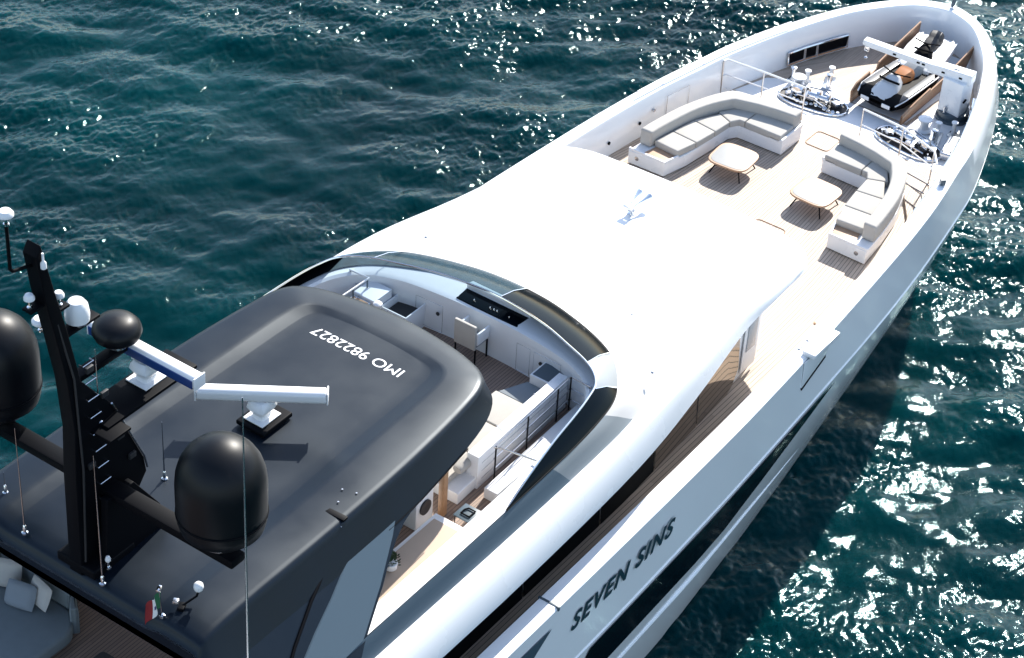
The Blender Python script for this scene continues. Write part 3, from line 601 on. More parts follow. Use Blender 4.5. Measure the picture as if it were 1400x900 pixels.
mushroom((-25.52, 0, 12.5), "white mushroom antenna on the bent pole left of the mast top", .13)
mushroom((-24.4, -.5, 4.9), "little white mushroom antenna on the dark roof beside the flag", .05)

def whip(base, hgt, label, r=.012):
    t = thing("whip_antenna", label, "antenna", base, 0, "thin whip antennas")
    MB().lathe([(.06, 0), (.06, .03), (.03, .05), (.03, .18), (.015, .2)], (0, 0, 0), 12).build("mount", m_chrome, t)
    MB().tube([(0, 0, .18), (0, 0, hgt * .3), (0, 0, hgt)], [r * 1.3, r * 1.1, r * .45], 6).build("rod", m_steel, t); return t
whip((-24.68, -.62, 4.8), 2.9, "whip antenna rising from the dark roof in front of the mast foot")
whip((-24.0, -.12, 7.72), 1.55, "whip antenna on the mast's side plate")
whip((-22.03, .38, 4.84), 1.35, "short whip antenna on the hardtop between mast and near dome")
whip((-24.6, 1.32, 4.8), 2.4, "whip antenna near the left edge below the far dome")
whip((-24.1, 2.3, 4.84), .5, "stub antenna cut by the left edge of the photo")
tw = whip((-24.35, -3.62, 3.1), 7.2, "tallest whip antenna standing in front of the near black dome", .022)

# flag on a short staff and the round light beside it
t = thing("courtesy_flag", "green white and red flag with an emblem on a short staff on the hardtop", "flag", (-24.63, -1.95, 4.8))
MB().lathe([(.05, 0), (.05, .05), (.02, .06)], (0, 0, 0), 10).tube([(0, 0, .05), (-.02, .02, .62)], .013, 6).box((-.02, .02, .66), (.14, .07, .06), .4, .02).build("staff", m_chrome, t)
def flagrows(u0, u1, dz=0):
    rows = []
    for u in np.linspace(u0, u1, 7):
        rows.append([(-.10 * u - .035 * math.sin(6 * u + v * 2), .30 * u * .9 + .03 * math.sin(9 * u), .60 - .36 * v - .52 * u * (.8 + .2 * v) + dz) for v in np.linspace(0, 1, 6)])
    return rows
MB().grid(flagrows(0, .33)).build("green_stripe", m_green, t); MB().grid(flagrows(.33, .67)).build("white_stripe", m_flagw, t); MB().grid(flagrows(.67, 1.0)).build("red_stripe", m_red, t)
e = flagrows(.40, .6); e = [[(p[0] - .012, p[1] - .006, p[2]) for p in r[2:4]] for r in e]; MB().grid(e).build("emblem", m_emb, t)
t = thing("search_light", "white ball light and small camera on a black bracket beside the flag", "light", (-24.3, -2.1, 4.8))
MB().box((0, 0, .06), (.18, .12, .12), .4, .02).tube([(0, 0, .1), (.25, -.12, .22), (.28, -.14, .34)], .02, 8).build("bracket", m_black, t)
MB().lathe([(.03, -.02), (.07, .0), (.09, .06), (.08, .12), (.05, .155), (.01, .17)], (.28, -.14, .36), 20).build("ball", m_plastic, t)
MB().box((-.06, .08, .2), (.1, .1, .09), .5, .015).build("camera_head", m_steel, t)

# horn on the white roof
t = thing("ship_horn", "twin chrome trumpet horn standing alone on the white roof", "horn", (-6.75, .12, 2.70))
MB().lathe([(.10, 0), (.10, .03), (.05, .05), (.05, .2), (.07, .22), (.07, .28)], (0, 0, 0), 14).build("stand", m_chrome, t)
for s in (1, -1):
    MB().tube([(-.15, s * .07, .28), (.1, s * .08, .28), (.35, s * .12, .29), (.5, s * .14, .29)], [.03, .025, .045, .085], 14, caps=False).build("trumpet", m_chrome, t)
MB().box((-.2, 0, .28), (.12, .24, .09), 0, .02).build("compressor", m_steel, t)

# ---------------------------------------------------------------- foredeck furniture
def poly_round(pts, r, seg=4):
    out = []; n = len(pts)
    for i in range(n):
        p0 = Vector(pts[i - 1]); p = Vector(pts[i]); p1 = Vector(pts[(i + 1) % n]); a = (p0 - p).normalized(); b = (p1 - p).normalized(); rr = min(r, (p0 - p).length * .45, (p1 - p).length * .45)
        for k in range(seg + 1):
            t = k / seg; q0 = p + a * rr * (1 - t); q1 = p + b * rr * t; out.append(tuple(q0 * (1 - t) + q1 * t) if False else tuple((p + a * rr) * (1 - t) ** 2 + p * 2 * t * (1 - t) + (p + b * rr) * t ** 2))
    return out
def sofa(s, label):
    t = thing("deck_sofa", label, "sofa", (0, 0, 0), 0, "curved sofas facing each other on the foredeck")
    def S(P): return [(p[0], s * p[1]) for p in P]
    inner = [(-1.45, 2.40), (-.63, 2.22), (.45, 2.11), (1.15, 2.06), (1.38, 1.92), (1.41, .60)]
    outer = [(2.42, .60), (2.42, 1.3), (2.30, 2.0), (2.05, 2.55), (1.4, 2.98), (.5, 3.25), (-.5, 3.40), (-1.48, 3.48)]
    MB().slab(S(inner + outer), 0.03, .40, .015).build("base", m_white, t)
    for pl, zt in (([(-1.46, 2.39), (-1.46, 3.49), (-1.40, 3.49), (-1.40, 2.40)], .47), ([(-1.398, 2.39), (-.95, 2.29), (-.95, 2.34), (-1.398, 2.44)], .47), ([(1.38, .59), (2.43, .59), (2.43, .65), (1.38, .65)], .50), ([(1.37, .652), (1.43, .652), (1.43, 1.0), (1.37, 1.0)], .47)):
        MB().slab(S(pl), .40, zt, .008).build("rim", m_white, t)
    MB().slab(S([(-1.39, 2.46), (-.98, 2.36), (-.93, 3.0), (-1.39, 3.1)]), .405, .43, .004).build("end_table", m_rim, t)
    cs = [[(-.98, 2.33), (-.32, 2.19), (-.26, 2.95), (-.92, 3.06)], [(-.30, 2.18), (.45, 2.09), (.55, 2.82), (-.24, 2.95)], [(.47, 2.09), (1.1, 2.04), (1.28, 2.46), (.57, 2.82)],
          [(1.12, 2.04), (1.37, 1.90), (1.37, 1.75), (2.02, 1.75), (1.93, 1.95), (1.74, 2.30), (1.34, 2.53)], [(1.37, .66), (2.05, .66), (2.02, 1.73), (1.37, 1.73)]]
    for c in cs: MB().slab(S(c), .405, .60, .035).build("seat_cushion", m_cush, t)
    bo = [tuple(p[:2]) for p in crom([(-1.05, 3.44), (-.5, 3.39), (.5, 3.24), (1.4, 2.97), (1.98, 2.70)], 3)] + [(2.10, 2.60), (2.19, 2.42)] + [tuple(p[:2]) for p in crom([(2.30, 1.8), (2.37, 1.2), (2.41, .66)], 3)]
    bi = [(2.07, .66), (2.02, 1.2), (1.92, 1.75), (1.76, 2.30)] + [tuple(p[:2]) for p in crom([(1.70, 2.36), (1.2, 2.64), (.5, 2.87), (-.5, 3.04), (-1.05, 3.10)], 3)]
    MB().slab(S(bo + bi), .41, .88, .06).build("backrest", m_cush, t)
    MB().lathe([(.06, 0), (.06, .01), (.04, .014)], (-1.47, s * 3.22, .24), 20, axis=Vector((-1, 0, 0))).build("speaker_grille", m_steel, t)
    return t
sofa(1, "curved light grey sofa on the far, port side of the foredeck"); sofa(-1, "curved light grey sofa on the near, starboard side of the foredeck")
def table(y, label, rz):
    t = thing("coffee_table", label, "table", (0, y, 0), rz, "low coffee tables between the sofas")
    P = []
    for k in range(40):
        a = 2 * math.pi * k / 40; c, s_ = math.cos(a), math.sin(a); n = 4.2; r = (abs(c) ** n + abs(s_) ** n) ** (-1 / n); P.append((r * c * .56, r * s_ * .56))
    MB().slab(P, .37, .42, .015).build("table_rim", m_rim, t)
    MB().slab([(p[0] * .9, p[1] * .9) for p in P], .415, .426, .002).build("table_top", mat("pale_stone_top", (.24, .245, .24), .4, noise=.05), t)
    for sx in (-1, 1):
        for sy in (-1, 1): MB().tube([(sx * .28, sy * .28, .37), (sx * .44, sy * .44, .0)], .018, 8).build("leg", m_black, t)
    MB().tube([(.36, .36, .2), (-.36, -.36, .2)], .01, 6).tube([(.36, -.36, .2), (-.36, .36, .2)], .01, 6).build("cross_brace", m_black, t)
    return t
table(1.22, "low coffee table in front of the port sofa, the farther of the two", R(4)); table(-1.22, "low coffee table in front of the starboard sofa, the nearer of the two", R(-2))

# guard rails forward of the sofas
def guard(pts, label, n=None, hgt=1.05, posts=None):
    t = thing("guard_rail", label, "railing", (0, 0, 0), 0, "stainless guard rails")
    pts = [Vector(p) for p in pts]; up_ = Vector((0, 0, 1))
    MB().tube([p + up_ * hgt for p in pts], .028, 8).build("top_rail", m_plastic, t)
    MB().tube([p + up_ * hgt * .55 for p in pts], .018, 8).tube([p + up_ * hgt * .16 for p in pts], .012, 8).build("mid_rail", m_plastic, t)
    for p in (posts or pts): MB().tube([Vector(p), Vector(p) + up_ * hgt], .022, 8).lathe([(.045, 0), (.045, .015), (.02, .02)], p, 12).build("stanchion", m_steel, t)
    return t
guard([(2.95, 3.42, 0), (3.1, 3.38, 0), (3.18, 2.3, 0), (3.22, 1.05, 0)], "white guard rail behind the port sofa", posts=[(2.95, 3.42, 0), (3.18, 2.3, 0), (3.22, 1.05, 0)])
guard([(3.3, -.66, 0), (3.18, -1.9, 0), (2.7, -3.05, 0), (2.2, -3.38, 0)], "white guard rail behind the starboard sofa", posts=[(3.3, -.66, 0), (3.18, -1.9, 0), (2.75, -3.03, 0)])
# slatted step panel beside the starboard sofa
t = thing("boarding_step", "pale teak step panel with thin dark seams between the starboard sofa and the bulwark", "steps", (0, 0, 0))
MB().slab([(2.75, -2.35), (2.6, -3.12), (2.1, -3.30), (.65, -3.62), (.6, -3.5), (.95, -3.36), (2.2, -2.55)], .0, .10, .01).build("platform", m_teak, t)
for a, b_ in (((2.29, -2.57), (2.16, -3.2)), ((1.6, -2.95), (1.43, -3.4)), ((2.75, -2.35), (2.6, -3.12))): MB().tube([(*a, .11), (*b_, .11)], .012, 6).build("seam", m_steel, t)
MB().tube([(2.62, -3.2, .16), (2.1, -3.36, .16), (1.2, -3.56, .16), (.6, -3.68, .16), (.62, -3.45, .16)], .022, 6).build("edge_rail", m_steel, t)
tag(MB().lathe([(.09, 0), (.09, .12), (.1, .14), (.1, .16)], (0, 0, 0), 4).build("deck_box", m_slate), "small dark blue square box on the starboard cap", "box").location = (1.35, -3.95, 1.14)

# ---------------------------------------------------------------- mooring gear
def windlass(c, rz, label, cs=1):
    t = thing("anchor_windlass", label, "windlass", c, rz, "chrome anchor windlasses in their wells")
    n = 28; ov = [(.98 * math.copysign(abs(math.cos(a)) ** .7, math.cos(a)), .46 * math.copysign(abs(math.sin(a)) ** .8, math.sin(a))) for a in np.linspace(0, 2 * math.pi, n, endpoint=False)]
    MB().slab([(p[0] * .97, p[1] * .97) for p in ov], .006, .012).build("well", m_rubber, t)
    MB().tube([(p[0], p[1], .03) for p in ov] + [(ov[0][0], ov[0][1], .03)], .04, 8).build("well_rim", m_chrome, t)
    X = Vector((1, 0, 0)); Y = Vector((0, 1, 0))
    MB().lathe([(.10, -.32), (.17, -.3), (.17, -.24), (.09, -.22), (.09, -.05), (.19, -.02), (.19, .05), (.10, .08), (.10, .26), (.16, .3)], (-.15, 0, .2), 18, axis=X).build("drum", m_chrome, t)
    MB().lathe([(.05, -.12), (.16, -.1), (.18, -.02), (.12, 0), (.18, .02), (.16, .1), (.05, .12)], (.48, 0, .2), 18, axis=Y).build("chain_wheel", m_chrome, t)
    for c_, s_, a_ in (((.12, -.05, .12), (.28, .34, .2), .2), ((.68, .12, .1), (.2, .16, .16), .6), ((-.62, -.06, .1), (.22, .2, .18), -.4)): MB().box(c_, s_, a_, .04).build("motor", m_steel, t)
    ch = MB()
    for k in range(12):
        x = -.8 + k * .13; y = .22 + .05 * math.sin(k); ch.lathe([(.045, -.015), (.06, 0), (.045, .015)], (x, y, .06), 8, axis=Vector((0, .5 if k % 2 else 0, 1)))
    ch.build("chain", m_chrome, t)
    for pr, pp in (([(.05, 0), (.04, .12), (.07, .15), (.07, .17)], (-.75, -.12, .02)), ([(.04, 0), (.04, .2), (.06, .22)], (.3, -.3, .02)), ([(.09, 0), (.09, .02), (.02, .03), (.02, .14)], (.75, -.2, .02))): MB().lathe(pr, pp, 14).build("brake_handle", m_chrome, t)
    MB().tube([(-.5, -.25, .1), (-.2, -.35, .25), (.3, -.32, .22), (.6, -.2, .1)], .02, 6).tube([(-.5, .25, .1), (-.1, .3, .3), (.4, .25, .25)], .02, 6).build("pipework", m_chrome, t)
    return t
windlass((4.28, 1.28, .006), R(97), "chrome windlass in an oval well forward of the port sofa")
windlass((4.1, -1.72, .006), R(-98), "chrome windlass in an oval well forward of the starboard sofa")
def bitts(c, rz, label):
    t = thing("mooring_bitts", label, "bollard", c, rz, "white and chrome mooring bitts")
    MB().slab([(-.36, -.14), (.36, -.14), (.30, .16), (-.30, .16)], 0, .04, .01).build("base", m_chrome, t)
    for x in (-.2, .2): MB().lathe([(.07, .03), (.055, .1), (.055, .36), (.09, .38), (.09, .42), (.03, .44)], (x, 0, 0), 16).build("post", m_chrome if x < 0 else m_white, t)
    return t
bitts((5.4, 1.42, .004), R(20), "mooring bitts between the port windlass and the wooden board")
bitts((4.95, 2.1, .004), R(-75), "mooring bitts beside the port fairlead opening")
bitts((4.8, -2.15, .004), R(15), "mooring bitts right of the starboard windlass")
bitts((5.25, -2.62, .004), R(80), "mooring bitts against the starboard bulwark below the crane")
def capstan(c, label):
    t = thing("capstan", label, "capstan", c, 0, "white mooring capstans")
    MB().lathe([(.2, 0), (.2, .05), (.13, .1), (.11, .25), (.15, .34), (.19, .36), (.19, .40), (.05, .44)], (0, 0, 0), 22).build("drum", m_white, t)
    MB().lathe([(.22, 0), (.22, .03)], (0, 0, 0), 22).build("foot", m_chrome, t); return t
capstan((4.6, 1.95, .004), "white capstan beside the port windlass"); capstan((4.95, -1.72, .004), "white capstan beside the starboard windlass")
t = thing("fairlead_chute", "grey chute with steel lips against the starboard bulwark by the crane", "fairlead", (4.5, -2.72, .004), R(12))
MB().slab([(-.5, -.16), (.5, -.16), (.5, .16), (-.5, .16)], .0, .22, .05).build("body", m_steel, t)
MB().box((0, .1, .24), (.8, .05, .06), 0, .02).box((0, -.1, .24), (.8, .05, .06), 0, .02).build("lip", m_chrome, t)

# ---------------------------------------------------------------- chock boards, water bikes, crane
def board(poly, y, label, tilt=0):
    t = thing("chock_board", label, "board", (0, y, 0), 0, "teak boards either side of the water bikes")
    F_ = Matrix.Rotation(tilt, 4, 'X') @ fr
    MB().slab(poly, -.03, .03, .008, F_).build("panel", m_teakside, t)
    e = MB().tube([F_ @ Vector((p[0], p[1] + .012, 0)) for p in poly[2:]], .022, 6).build("edge_strip", m_rim, t); return t
board([(8.6, .02), (4.95, .02), (4.9, .38), (5.15, .52), (5.85, .55), (5.9, .40), (6.3, .42), (6.35, .62), (7.4, .74), (8.7, .85)], .50, "longer teak board on the port side of the water bikes")
board([(8.5, .02), (4.75, .02), (4.7, .36), (5.3, .46), (6.2, .52), (6.25, .42), (7.0, .46), (8.75, .78)], -1.10, "teak board on the starboard side of the water bikes beneath the crane arm", R(8))

def water_bike(c, rz, label, body, deckm, seat, fairing, rear, sc=(1, 1, 1)):
    t = thing("water_bike", label, "jet ski", c, rz, "water bikes stowed nose to tail in the bow")
    t.scale = sc
    # nose at x = -1.35, stern at +1.35 (half widths by station)
    st = [(-1.35, .46, .24, .44), (-1.22, .53, .16, .50), (-.9, .57, .10, .56), (-.3, .56, .06, .56), (.5, .56, .05, .50), (1.1, .54, .06, .46), (1.35, .50, .10, .44)]
    rows = []
    for x, w, z0, z1 in st: rows.append([(x, -w * .25, z0), (x, -w * .75, z0 + .06), (x, -w, z0 + .2), (x, -w, z1 - .1), (x, -w * .92, z1), (x, 0, z1 + .03), (x, w * .92, z1), (x, w, z1 - .1), (x, w, z0 + .2), (x, w * .75, z0 + .06), (x, w * .25, z0)])
    m = MB().grid(rows, True, True); m.add(rows[0], [tuple(range(11))]); m.add(rows[-1], [tuple(range(11))]); m.build("hull", body, t)
    rows = []   # cowl
    for x, w, z in ((-1.28, .18, .50), (-1.05, .28, .62), (-.75, .30, .74), (-.45, .26, .84), (-.25, .2, .86), (-.1, .16, .72)):
        rows.append([(x, -w, .50), (x, -w * .9, (z + .5) / 2), (x, -w * .5, z), (x, 0, z + .03), (x, w * .5, z), (x, w * .9, (z + .5) / 2), (x, w, .50)])
    MB().grid(rows).build("cowl", deckm, t)
    for s in (-1, 1):   # side fairings and vents
        MB().slab([(-.6, .38), (.9, .38), (1.2, .44), (.9, .56), (-.9, .57), (-1.15, .52)] if s > 0 else [(-.6, -.38), (-1.15, -.52), (-.9, -.57), (.9, -.56), (1.2, -.44), (.9, -.38)], .50, .575, .02).build("side_fairing", fairing, t)
        MB().box((-1.35, s * .28, .37), (.05, .22, .12), 0, .02).build("nose_marker", m_plastic, t)
    rows = []
    for x, w, z in ((-.2, .12, .66), (0, .17, .78), (.3, .20, .80), (.42, .19, .84), (.5, .19, .78)):
        rows.append([(x, -w, .5), (x, -w, z - .1), (x, -w * .7, z), (x, 0, z + .02), (x, w * .7, z), (x, w, z - .1), (x, w, .5)])
    sm = MB().grid(rows); sm.add(rows[0], [tuple(range(7))]); sm.add(rows[-1], [tuple(range(7))]); sm.build("seat", seat, t)
    rows = []
    for x, w, z in ((.52, .18, .74), (.7, .19, .82), (.95, .2, .84), (1.2, .16, .68)):
        rows.append([(x, -w, .5), (x, -w, z - .1), (x, -w * .7, z), (x, 0, z + .02), (x, w * .7, z), (x, w, z - .1), (x, w, .5)])
    sm = MB().grid(rows); sm.add(rows[0], [tuple(range(7))]); sm.add(rows[-1], [tuple(range(7))]); sm.build("rear_seat", rear, t)
    for s in (-1, 1): MB().tube([(-1.3, s * .50, .46), (-.9, s * .58, .53), (0, s * .59, .54), (1.2, s * .55, .50)], .018, 6).build("side_stripe", m_plastic, t)
    MB().tube([(-.22, -.36, .93), (-.32, -.14, .92), (-.34, 0, .90), (-.32, .14, .92), (-.22, .36, .93)], [.022, .02, .03, .02, .022], 8).build("handlebar", m_black, t)
    MB().tube([(-.62, -.26, .80), (-.72, 0, .84), (-.62, .26, .80)], .035, 8).build("wind_deflector", m_black, t)
    return t
water_bike((5.92, -.36, .06), R(-4), "water bike with a tan seat and black nose between the teak boards", m_black, mat("silver_cowl", (.55, .56, .57), .25, coat=.5), m_orange, m_fair, m_cushd, (.84, 1.18, .95))
water_bike((7.72, -.28, .2), R(8), "white water bike with a black seat farthest into the bow", m_plastic, m_black, m_rubber, m_plastic, m_rubber, (.72, 1.0, .9))

t = thing("deck_crane", "white deck crane with its boom swung over the water bikes", "crane", (6.1, -1.98, .0))
MB().lathe([(.46, 0), (.46, .08), (.40, .1), (.40, .17), (.43, .19), (.43, .27), (.34, .29)], (0, 0, 0), 28).build("turntable", m_slate, t)
MB().slab([(-.34, -.30), (.20, -.34), (.34, -.12), (.34, .25), (.12, .36), (-.30, .34)], .25, 1.26, .035).build("column", m_white, t)
MB().box((-.36, .1, .32), (.06, .06, .3), .2, .015).build("handle", m_steel, t)
ax = (Vector((5.93, .84, 1.24)) - Vector((6.1, -1.98, 0))); st_ = Vector((0, -.34, 1.24))
dr = (ax - st_).normalized(); L_ = (ax - st_).length; ang = math.atan2(dr.y, dr.x); Bm = Matrix.Translation(st_) @ Matrix.Rotation(ang, 4, 'Z')
bfr = Bm @ fr
MB().slab([(-.05, -.05), (1.2, -.04), (1.2, .2), (.9, .23), (-.05, .27)], -.17, .17, .03, bfr).build("boom", m_white, t)
MB().slab([(1.1, -.0), (L_ - .1, .03), (L_, .08), (L_ - .02, .2), (1.1, .18)], -.12, .12, .02, bfr).build("telescopic_boom", m_white, t)
MB().slab([(.35, .272), (.52, .272), (.52, .278), (.35, .278)], -.06, .06, 0, bfr).build("plate", m_steel, t)
MB().box(tuple(Bm @ Vector((L_ - .12, .0, -.08))), (.14, .1, .14), ang, .03).tube([Bm @ Vector((L_ - .12, 0, -.1)), Bm @ Vector((L_ - .12, 0, -.32))], .012, 6).lathe([(.02, -.03), (.05, 0), (.02, .03)], Bm @ Vector((L_ - .12, 0, -.36)), 10).build("hook_block", m_chrome, t)
for u in (.25, .75, 1.35, 1.5, 2.2): MB().box(tuple(Bm @ Vector((u, .178 if u < 1.2 else .128, .1))), (.09, .01, .05), ang, .002).build("warning_sticker", m_black, t)
MB().tube([Vector((-.24, -.33, .7)), Vector((-.12, -.34, .75))], .03, 6).build("valve", m_black, t)
# bow staff
t = thing("bow_staff", "dark staff leaning over the very tip of the bow", "staff", (9.55, 0, 1.13))
MB().lathe([(.07, 0), (.07, .05), (.03, .06)], (0, 0, 0), 12).build("socket", m_chrome, t); MB().tube([(0, 0, .05), (.25, -.02, 1.4)], [.05, .06], 10).build("pole", m_slate, t)
# starboard roller fairlead recess in the bulwark
fr2 = Matrix(((1, 0, 0, 0), (0, 0, -1, 0), (0, 1, 0, 0), (0, 0, 0, 1)))
t = thing("quarter_fairlead", "white boxed fairlead with steel rollers set in the starboard bulwark", "fairlead", (-6.32, -4.86, .0))
MB().box((0, -.02, 1.18), (1.15, .34, .12), 0, .03).build("lid", m_white, t)
MB().box((0, .26, 1.0), (.9, .10, .2), 0, .02).build("pocket", m_black, t)
MB().slab([(-.75, 1.08), (.45, 1.08), (.30, .70), (-.72, .34)], .03, .05, .006, fr2).build("chafe_panel", m_hull, t)
MB().slab([(-.74, .33), (.28, .69), (.30, .62), (-.70, .26)], .03, .055, .004, fr2).build("slot", m_black, t)
MB().lathe([(.05, -.2), (.05, .2)], (.15, .3, 1.1), 12, axis=Vector((1, 0, 0))).lathe([(.05, -.15), (.05, .15)], (-.3, .3, 1.1), 12, axis=Vector((1, 0, 0))).build("roller", m_chrome, t)

# ---------------------------------------------------------------- flybridge cockpit
FB = 2.3
cons = thing("helm_console", "black instrument console sunk into the white dash below the windscreen", "console", (-12.45, .02, FB))
MB().slab([(.3, -.82), (.3, .82), (-.12, .80), (-.12, -.80)], .90, 1.02, .02).build("instrument_panel", m_glass, cons)
MB().slab([(.46, -.78), (.46, .78), (.31, .84), (.31, -.84)], 1.0, 1.14, .02).build("hood", m_white2, cons)
for y in (-.1, .0, -.18, -.5, .42): MB().lathe([(.02, 0), (.02, .04), (.012, .05)], (.02, y, 1.02), 8).build("lever", m_steel, cons)
MB().slab([(.02, -.88), (.02, .88), (-.02, .88), (-.02, -.88)], .0, .9, .01).build("front_panel", m_white2, cons)
dd = MB()
for y0, y1 in ((-2.1, -1.4), (-1.3, -.95), (1.0, 1.7)):
    pts = [(-12.44 - .04 * abs(y), y, z) for y, z in ((y0, 2.4), (y1, 2.4), (y1, 3.1), (y0, 3.1), (y0, 2.4))]
    MB().tube([(x - .3, y, z) for x, y, z in pts], .006, 4).build("cupboard_door", m_steel, yacht)
for y in (-1.55, 1.15): MB().lathe([(.045, 0), (.045, .02)], (-12.74, y, 2.82), 12, axis=Vector((-1, 0, 0))).build("vent", m_rubber, yacht)
hc = thing("helm_chair", "white helm chair with black legs facing the console", "chair", (-12.95, .12, FB))
MB().box((.05, 0, .48), (.42, .52, .1), 0, .03).build("seat", m_cushd, hc)
MB().box((-.2, 0, .72), (.07, .56, .62), 0, .03).build("backrest", m_cush, hc)
for s in (-1, 1): MB().box((.06, s * .27, .66), (.44, .05, .3), 0, .02).build("armrest", m_white2, hc)
for sx in (-.18, .24):
    for sy in (-.26, .26): MB().tube([(sx, sy, .45), (sx, sy, 0)], .02, 6).build("leg", m_black, hc)
# companion seating on the starboard side
ls = thing("lounge_seat", "white cushioned L shaped seat on the starboard side of the open cockpit", "sofa", (-14.6, -2.1, FB))
MB().slab([(1.4, .55), (1.55, .5), (1.55, -.25), (-2.3, -.42), (-2.3, .85), (-1.0, .9)], .0, .28, .02).build("base", m_white, ls)
for x0, x1 in ((-2.25, -1.3), (-1.28, -.3), (-.28, .65)): MB().slab([(x0, -.1), (x1, -.07), (x1, .82), (x0, .85)], .28, .44, .04).build("seat_cushion", m_cush, ls)
MB().slab([(.68, .0), (1.35, .05), (1.35, .5), (.68, .8)], .28, .40, .03).build("foot_cushion", m_cushd, ls)
for x0, x1 in ((-2.0, -.35), (-.33, 1.2)): MB().tube([(x0, -.16, .56), (x0 + .05, -.16, .57), (x1 - .05, -.13, .57), (x1, -.13, .56)], [.10, .12, .12, .10], 12).build("backrest_roll", m_cush, ls)
cb = thing("side_cabinet", "long white cabinet with a flat top inside the starboard railing", "cabinet", (-14.6, -2.42, FB))
MB().slab([(-1.68, -.12), (1.55, -.02), (1.55, .2), (-1.68, .16)], .0, .82, .012).build("body", m_white, cb)
pl_ = MB()
for z in (.2, .4, .6): pl_.box((0, -.075, z), (3.1, .008, .008), R(1.6))
pl_.box((.6, .07, .824), (.3, .01, .006), 1.2).box((-.7, .06, .824), (.3, .01, .006), 1.2).build("panel_lines", m_steel, cb)
cz = thing("planter_box", "small white framed box with a dark top at the forward end of the cockpit seat", "box", (-13.0, -1.95, FB))
MB().slab([(-.28, -.3), (.28, -.3), (.28, .3), (-.28, .3)], 0, .62, .01).build("body", m_white2, cz)
MB().slab([(-.24, -.26), (.24, -.26), (.24, .26), (-.24, .26)], .621, .63).build("dark_top", m_slate, cz)
lc = thing("wet_bar", "white bar unit with a small wooden tray at the port side of the cockpit", "cabinet", (-13.28, 2.5, FB))
MB().slab([(-.3, -.28), (.3, -.28), (.3, .3), (-.3, .3)], 0, .8, .015).build("body", m_white2, lc)
MB().slab([(-.6, -.2), (-.32, -.2), (-.32, .28), (-.6, .28)], 0, .74, .015).build("tray_unit", m_white2, lc)
MB().slab([(-.56, -.16), (-.36, -.16), (-.36, .24), (-.56, .24)], .742, .752).build("tray", m_wood, lc)
lw = thing("storage_well", "open white locker with a dark inside beside the port bar unit", "locker", (-13.05, 1.85, FB))
w_ = MB()
for c, s_ in (((0, -.33, .3), (.7, .03, .6)), ((0, .33, .3), (.7, .03, .6)), ((.34, 0, .3), (.03, .68, .6)), ((-.34, 0, .3), (.03, .68, .6))): w_.box(c, s_, 0, .006)
w_.build("walls", m_white2, lw); MB().box((0, 0, .4), (.62, .6, .03)).build("dark_liner", m_rubber, lw)
tag(MB().lathe([(.09, 0), (.1, .02), (.1, .09), (.06, .13), (.01, .14)], (0, 0, 0), 18).build("white_cap", m_plastic), "round white cap on the port bar unit", "cap").location = (-13.62, 2.1, 3.05)
tb = MB()
guardp = [(-16.05, -2.74), (-13.25, -2.64), (-13.28, -3.15)]
t = thing("stair_rail", "dark steel railing around the starboard stairwell in the cockpit", "railing", (0, 0, 0))
tp = [Vector((x, y, 3.35)) for x, y in guardp]; br = [Vector((-15.9, -3.65, 3.4)), Vector((-15.98, -2.86, 3.35))] + tp
MB().tube(br, .02, 8).build("top_rail", m_steel, t)
MB().tube([v - Vector((0, 0, .3)) for v in tp], .012, 6).tube([v - Vector((0, 0, .58)) for v in tp], .012, 6).build("mid_rail", m_steel, t)
for x, y in ((-16.0, -2.75), (-14.85, -2.71), (-13.75, -2.67), (-13.28, -2.66), (-13.28, -3.12)): MB().tube([(x, y, 3.35), (x, y, 2.5)], .018, 8).build("stanchion", m_black, t)
t = thing("stair_rail", "white steel railing at the port side of the cockpit, partly behind the hardtop", "railing", (0, 0, 0))
tp = [Vector((-16.05, 2.74, 3.35)), Vector((-13.25, 2.64, 3.35)), Vector((-13.28, 3.15, 3.35))]
MB().tube(tp, .024, 8).build("top_rail", m_plastic, t)
MB().tube([v - Vector((0, 0, .3)) for v in tp], .012, 6).build("mid_rail", m_steel, t)
for x, y in ((-14.85, 2.71), (-13.75, 2.67), (-13.28, 2.66), (-13.28, 3.12)): MB().tube([(x, y, 3.35), (x, y, 2.31)], .018, 8).build("stanchion", m_slate, t)
st_m = thing("stair_shelf", "white shelf beneath the stairwell railing", "shelf", (-14.7, -2.95, FB))
MB().slab([(-1.7, -.16), (1.5, -.2), (1.7, .22), (-1.7, .16)], .0, .27, .02).build("body", m_white2, st_m)
MB().box((-14.9, -3.38, FB + .012), (3.0, .4, .012)).build("stairwell", m_black, yacht)
# starboard sun pad, post, speaker, tables
pad = thing("sun_pad", "long beige topped pad with a white frame along the starboard coaming, half in shade", "sun pad", (-19.9, -3.24, FB))
MB().slab([(1.87, -.42), (-2.6, -.42), (-2.6, .42), (1.87, .42)], .0, .76, .015).build("frame", m_white, pad)
MB().slab([(1.70, -.32), (-2.5, -.32), (-2.5, .33), (1.70, .33)], .762, .79, .01).build("pad_top", m_beige, pad)
tag(MB().box((0, 0, .7), (.13, .13, 1.5), 0, .01).build("wooden_post", m_wood), "square varnished wooden post beside the sun pad", "post").location = (-17.3, -2.45, FB)
sx_ = thing("deck_speaker", "white cabinet with a round black speaker behind the wooden post", "speaker", (-17.75, -2.1, FB))
MB().box((0, 0, .4), (.55, .5, .8), 0, .02).build("cabinet", m_white2, sx_)
MB().lathe([(.17, 0), (.17, .03), (.12, .035), (.05, .01)], (0, -.255, .45), 22, axis=Vector((0, -1, 0))).build("cone", m_rubber, sx_)
bw = thing("aft_bulkhead", "white low wall behind the speaker under the hardtop edge", "wall", (-17.0, -1.55, FB))
MB().box((0, 0, .35), (1.6, .06, .7), R(8), .01).build("panel", m_white, bw)
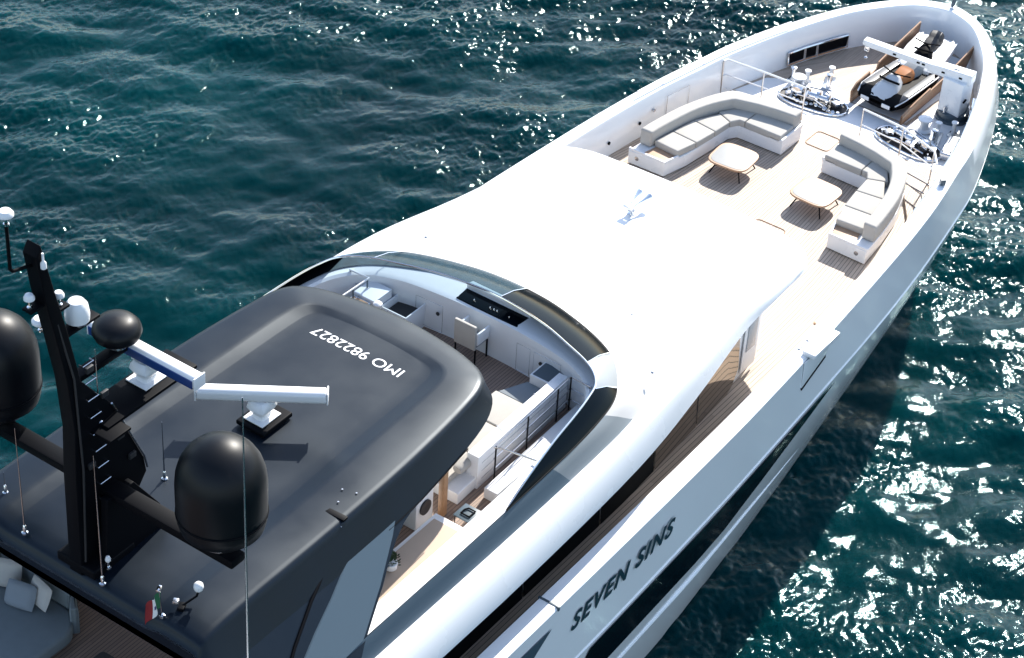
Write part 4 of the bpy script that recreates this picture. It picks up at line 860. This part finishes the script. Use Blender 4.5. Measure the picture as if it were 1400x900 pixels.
ct = thing("side_table", "small grey side table with a black bracket at the forward end of the sun pad", "table", (-17.35, -3.1, FB))
MB().box((0, 0, .42), (.42, .42, .03), R(0), .01).build("top", m_slate, ct)
MB().tube([(-.1, -.1, .46), (.1, -.1, .46), (.1, .06, .46), (.02, .1, .46), (-.1, .1, .46), (-.1, -.1, .46)], .018, 6).build("bracket", m_black, ct)
for sx in (-.18, .18):
    for sy in (-.18, .18): MB().tube([(sx, sy, .41), (sx, sy, 0)], .01, 6).build("leg", m_black, ct)
pc = thing("potted_plant", "small dark leafed plant in a white pot on the shaded half of the sun pad", "plant", (-19.8, -3.12, FB + .79))
MB().lathe([(.09, 0), (.12, .02), (.13, .14), (.12, .15)], (0, 0, 0), 16).build("pot", m_plastic, pc)
lf = MB()
for k in range(90):
    a = random.uniform(0, 6.28); r0 = random.uniform(.0, .14); z = random.uniform(.12, .3); c = Vector((r0 * math.cos(a), r0 * math.sin(a), z)); d = Vector((math.cos(a), math.sin(a), random.uniform(.0, 1))).normalized() * .08; w = d.cross(Vector((0, 0, 1))).normalized() * .025
    lf.add([c, c + d * .5 + w, c + d, c + d * .5 - w], [(0, 1, 2, 3)])
lf.build("leaves", m_leaf, pc)
# aft deck sofa, partly in frame
af = thing("aft_sofa", "blue grey sofa corner on the shaded teak deck at the lower left", "sofa", (-25.3, 1.35, FB))
MB().slab(poly_round([(1.28, -.45), (1.32, 1.8), (-.6, 2.2), (-1.7, 1.4), (-.5, -.75), (.9, -.80)], .18), .12, .42, .08).build("seat", m_sofa, af)
MB().slab(poly_round([(1.42, -.35), (1.42, 1.4), (1.28, 1.4), (1.28, -.35)], .05), .1, .80, .04).slab(poly_round([(1.3, -.38), (1.42, -.4), (1.15, -.72), (1.05, -.62)], .04), .1, .74, .04).build("backrest", m_sofa, af)
def pillow(c, sz, rx, ry, rz, m, lab):
    Q = Matrix.Rotation(rz, 3, 'Z') @ Matrix.Rotation(ry, 3, 'Y') @ Matrix.Rotation(rx, 3, 'X'); rows = []
    n = 10
    top = []; bot = []
    for i in range(n + 1):
        a = []; b = []
        for j in range(n + 1):
            u = 2 * i / n - 1; v = 2 * j / n - 1; t_ = sz[2] * (1 - u ** 4) ** .5 * (1 - v ** 4) ** .5 * .5; p = Vector((u * sz[0] / 2 * (1 - .06 * v * v), v * sz[1] / 2 * (1 - .06 * u * u), 0)); a.append(Q @ (p + Vector((0, 0, t_)))); b.append(Q @ (p - Vector((0, 0, t_))))
        top.append(a); bot.append(b)
    o = MB().grid(top).grid(bot).build("pillow", m, None); o.location = c; return tag(o, lab, "pillow", "pillows on the aft sofa")
pillow((-24.5, 1.72, FB + .68), (.5, .62, .16), 0, R(-58), R(14), m_cushd, "darker square pillow in front on the aft sofa")
pillow((-24.28, 1.45, FB + .72), (.5, .6, .14), 0, R(-66), R(-10), m_cush, "paler pillow behind the darker one on the aft sofa")
pillow((-24.3, 2.35, FB + .72), (.55, .7, .16), 0, R(-66), R(24), m_cush, "large pale pillow at the left edge of the aft sofa")
tag(MB().slab(poly_round([(-.4, -.4), (.4, -.4), (.4, .4), (-.4, .4)], .1), 0, .35, .02).build("low_table", m_rubber), "black low table just cut by the bottom edge behind the aft sofa", "table").location = (-24.75, -.55, FB)
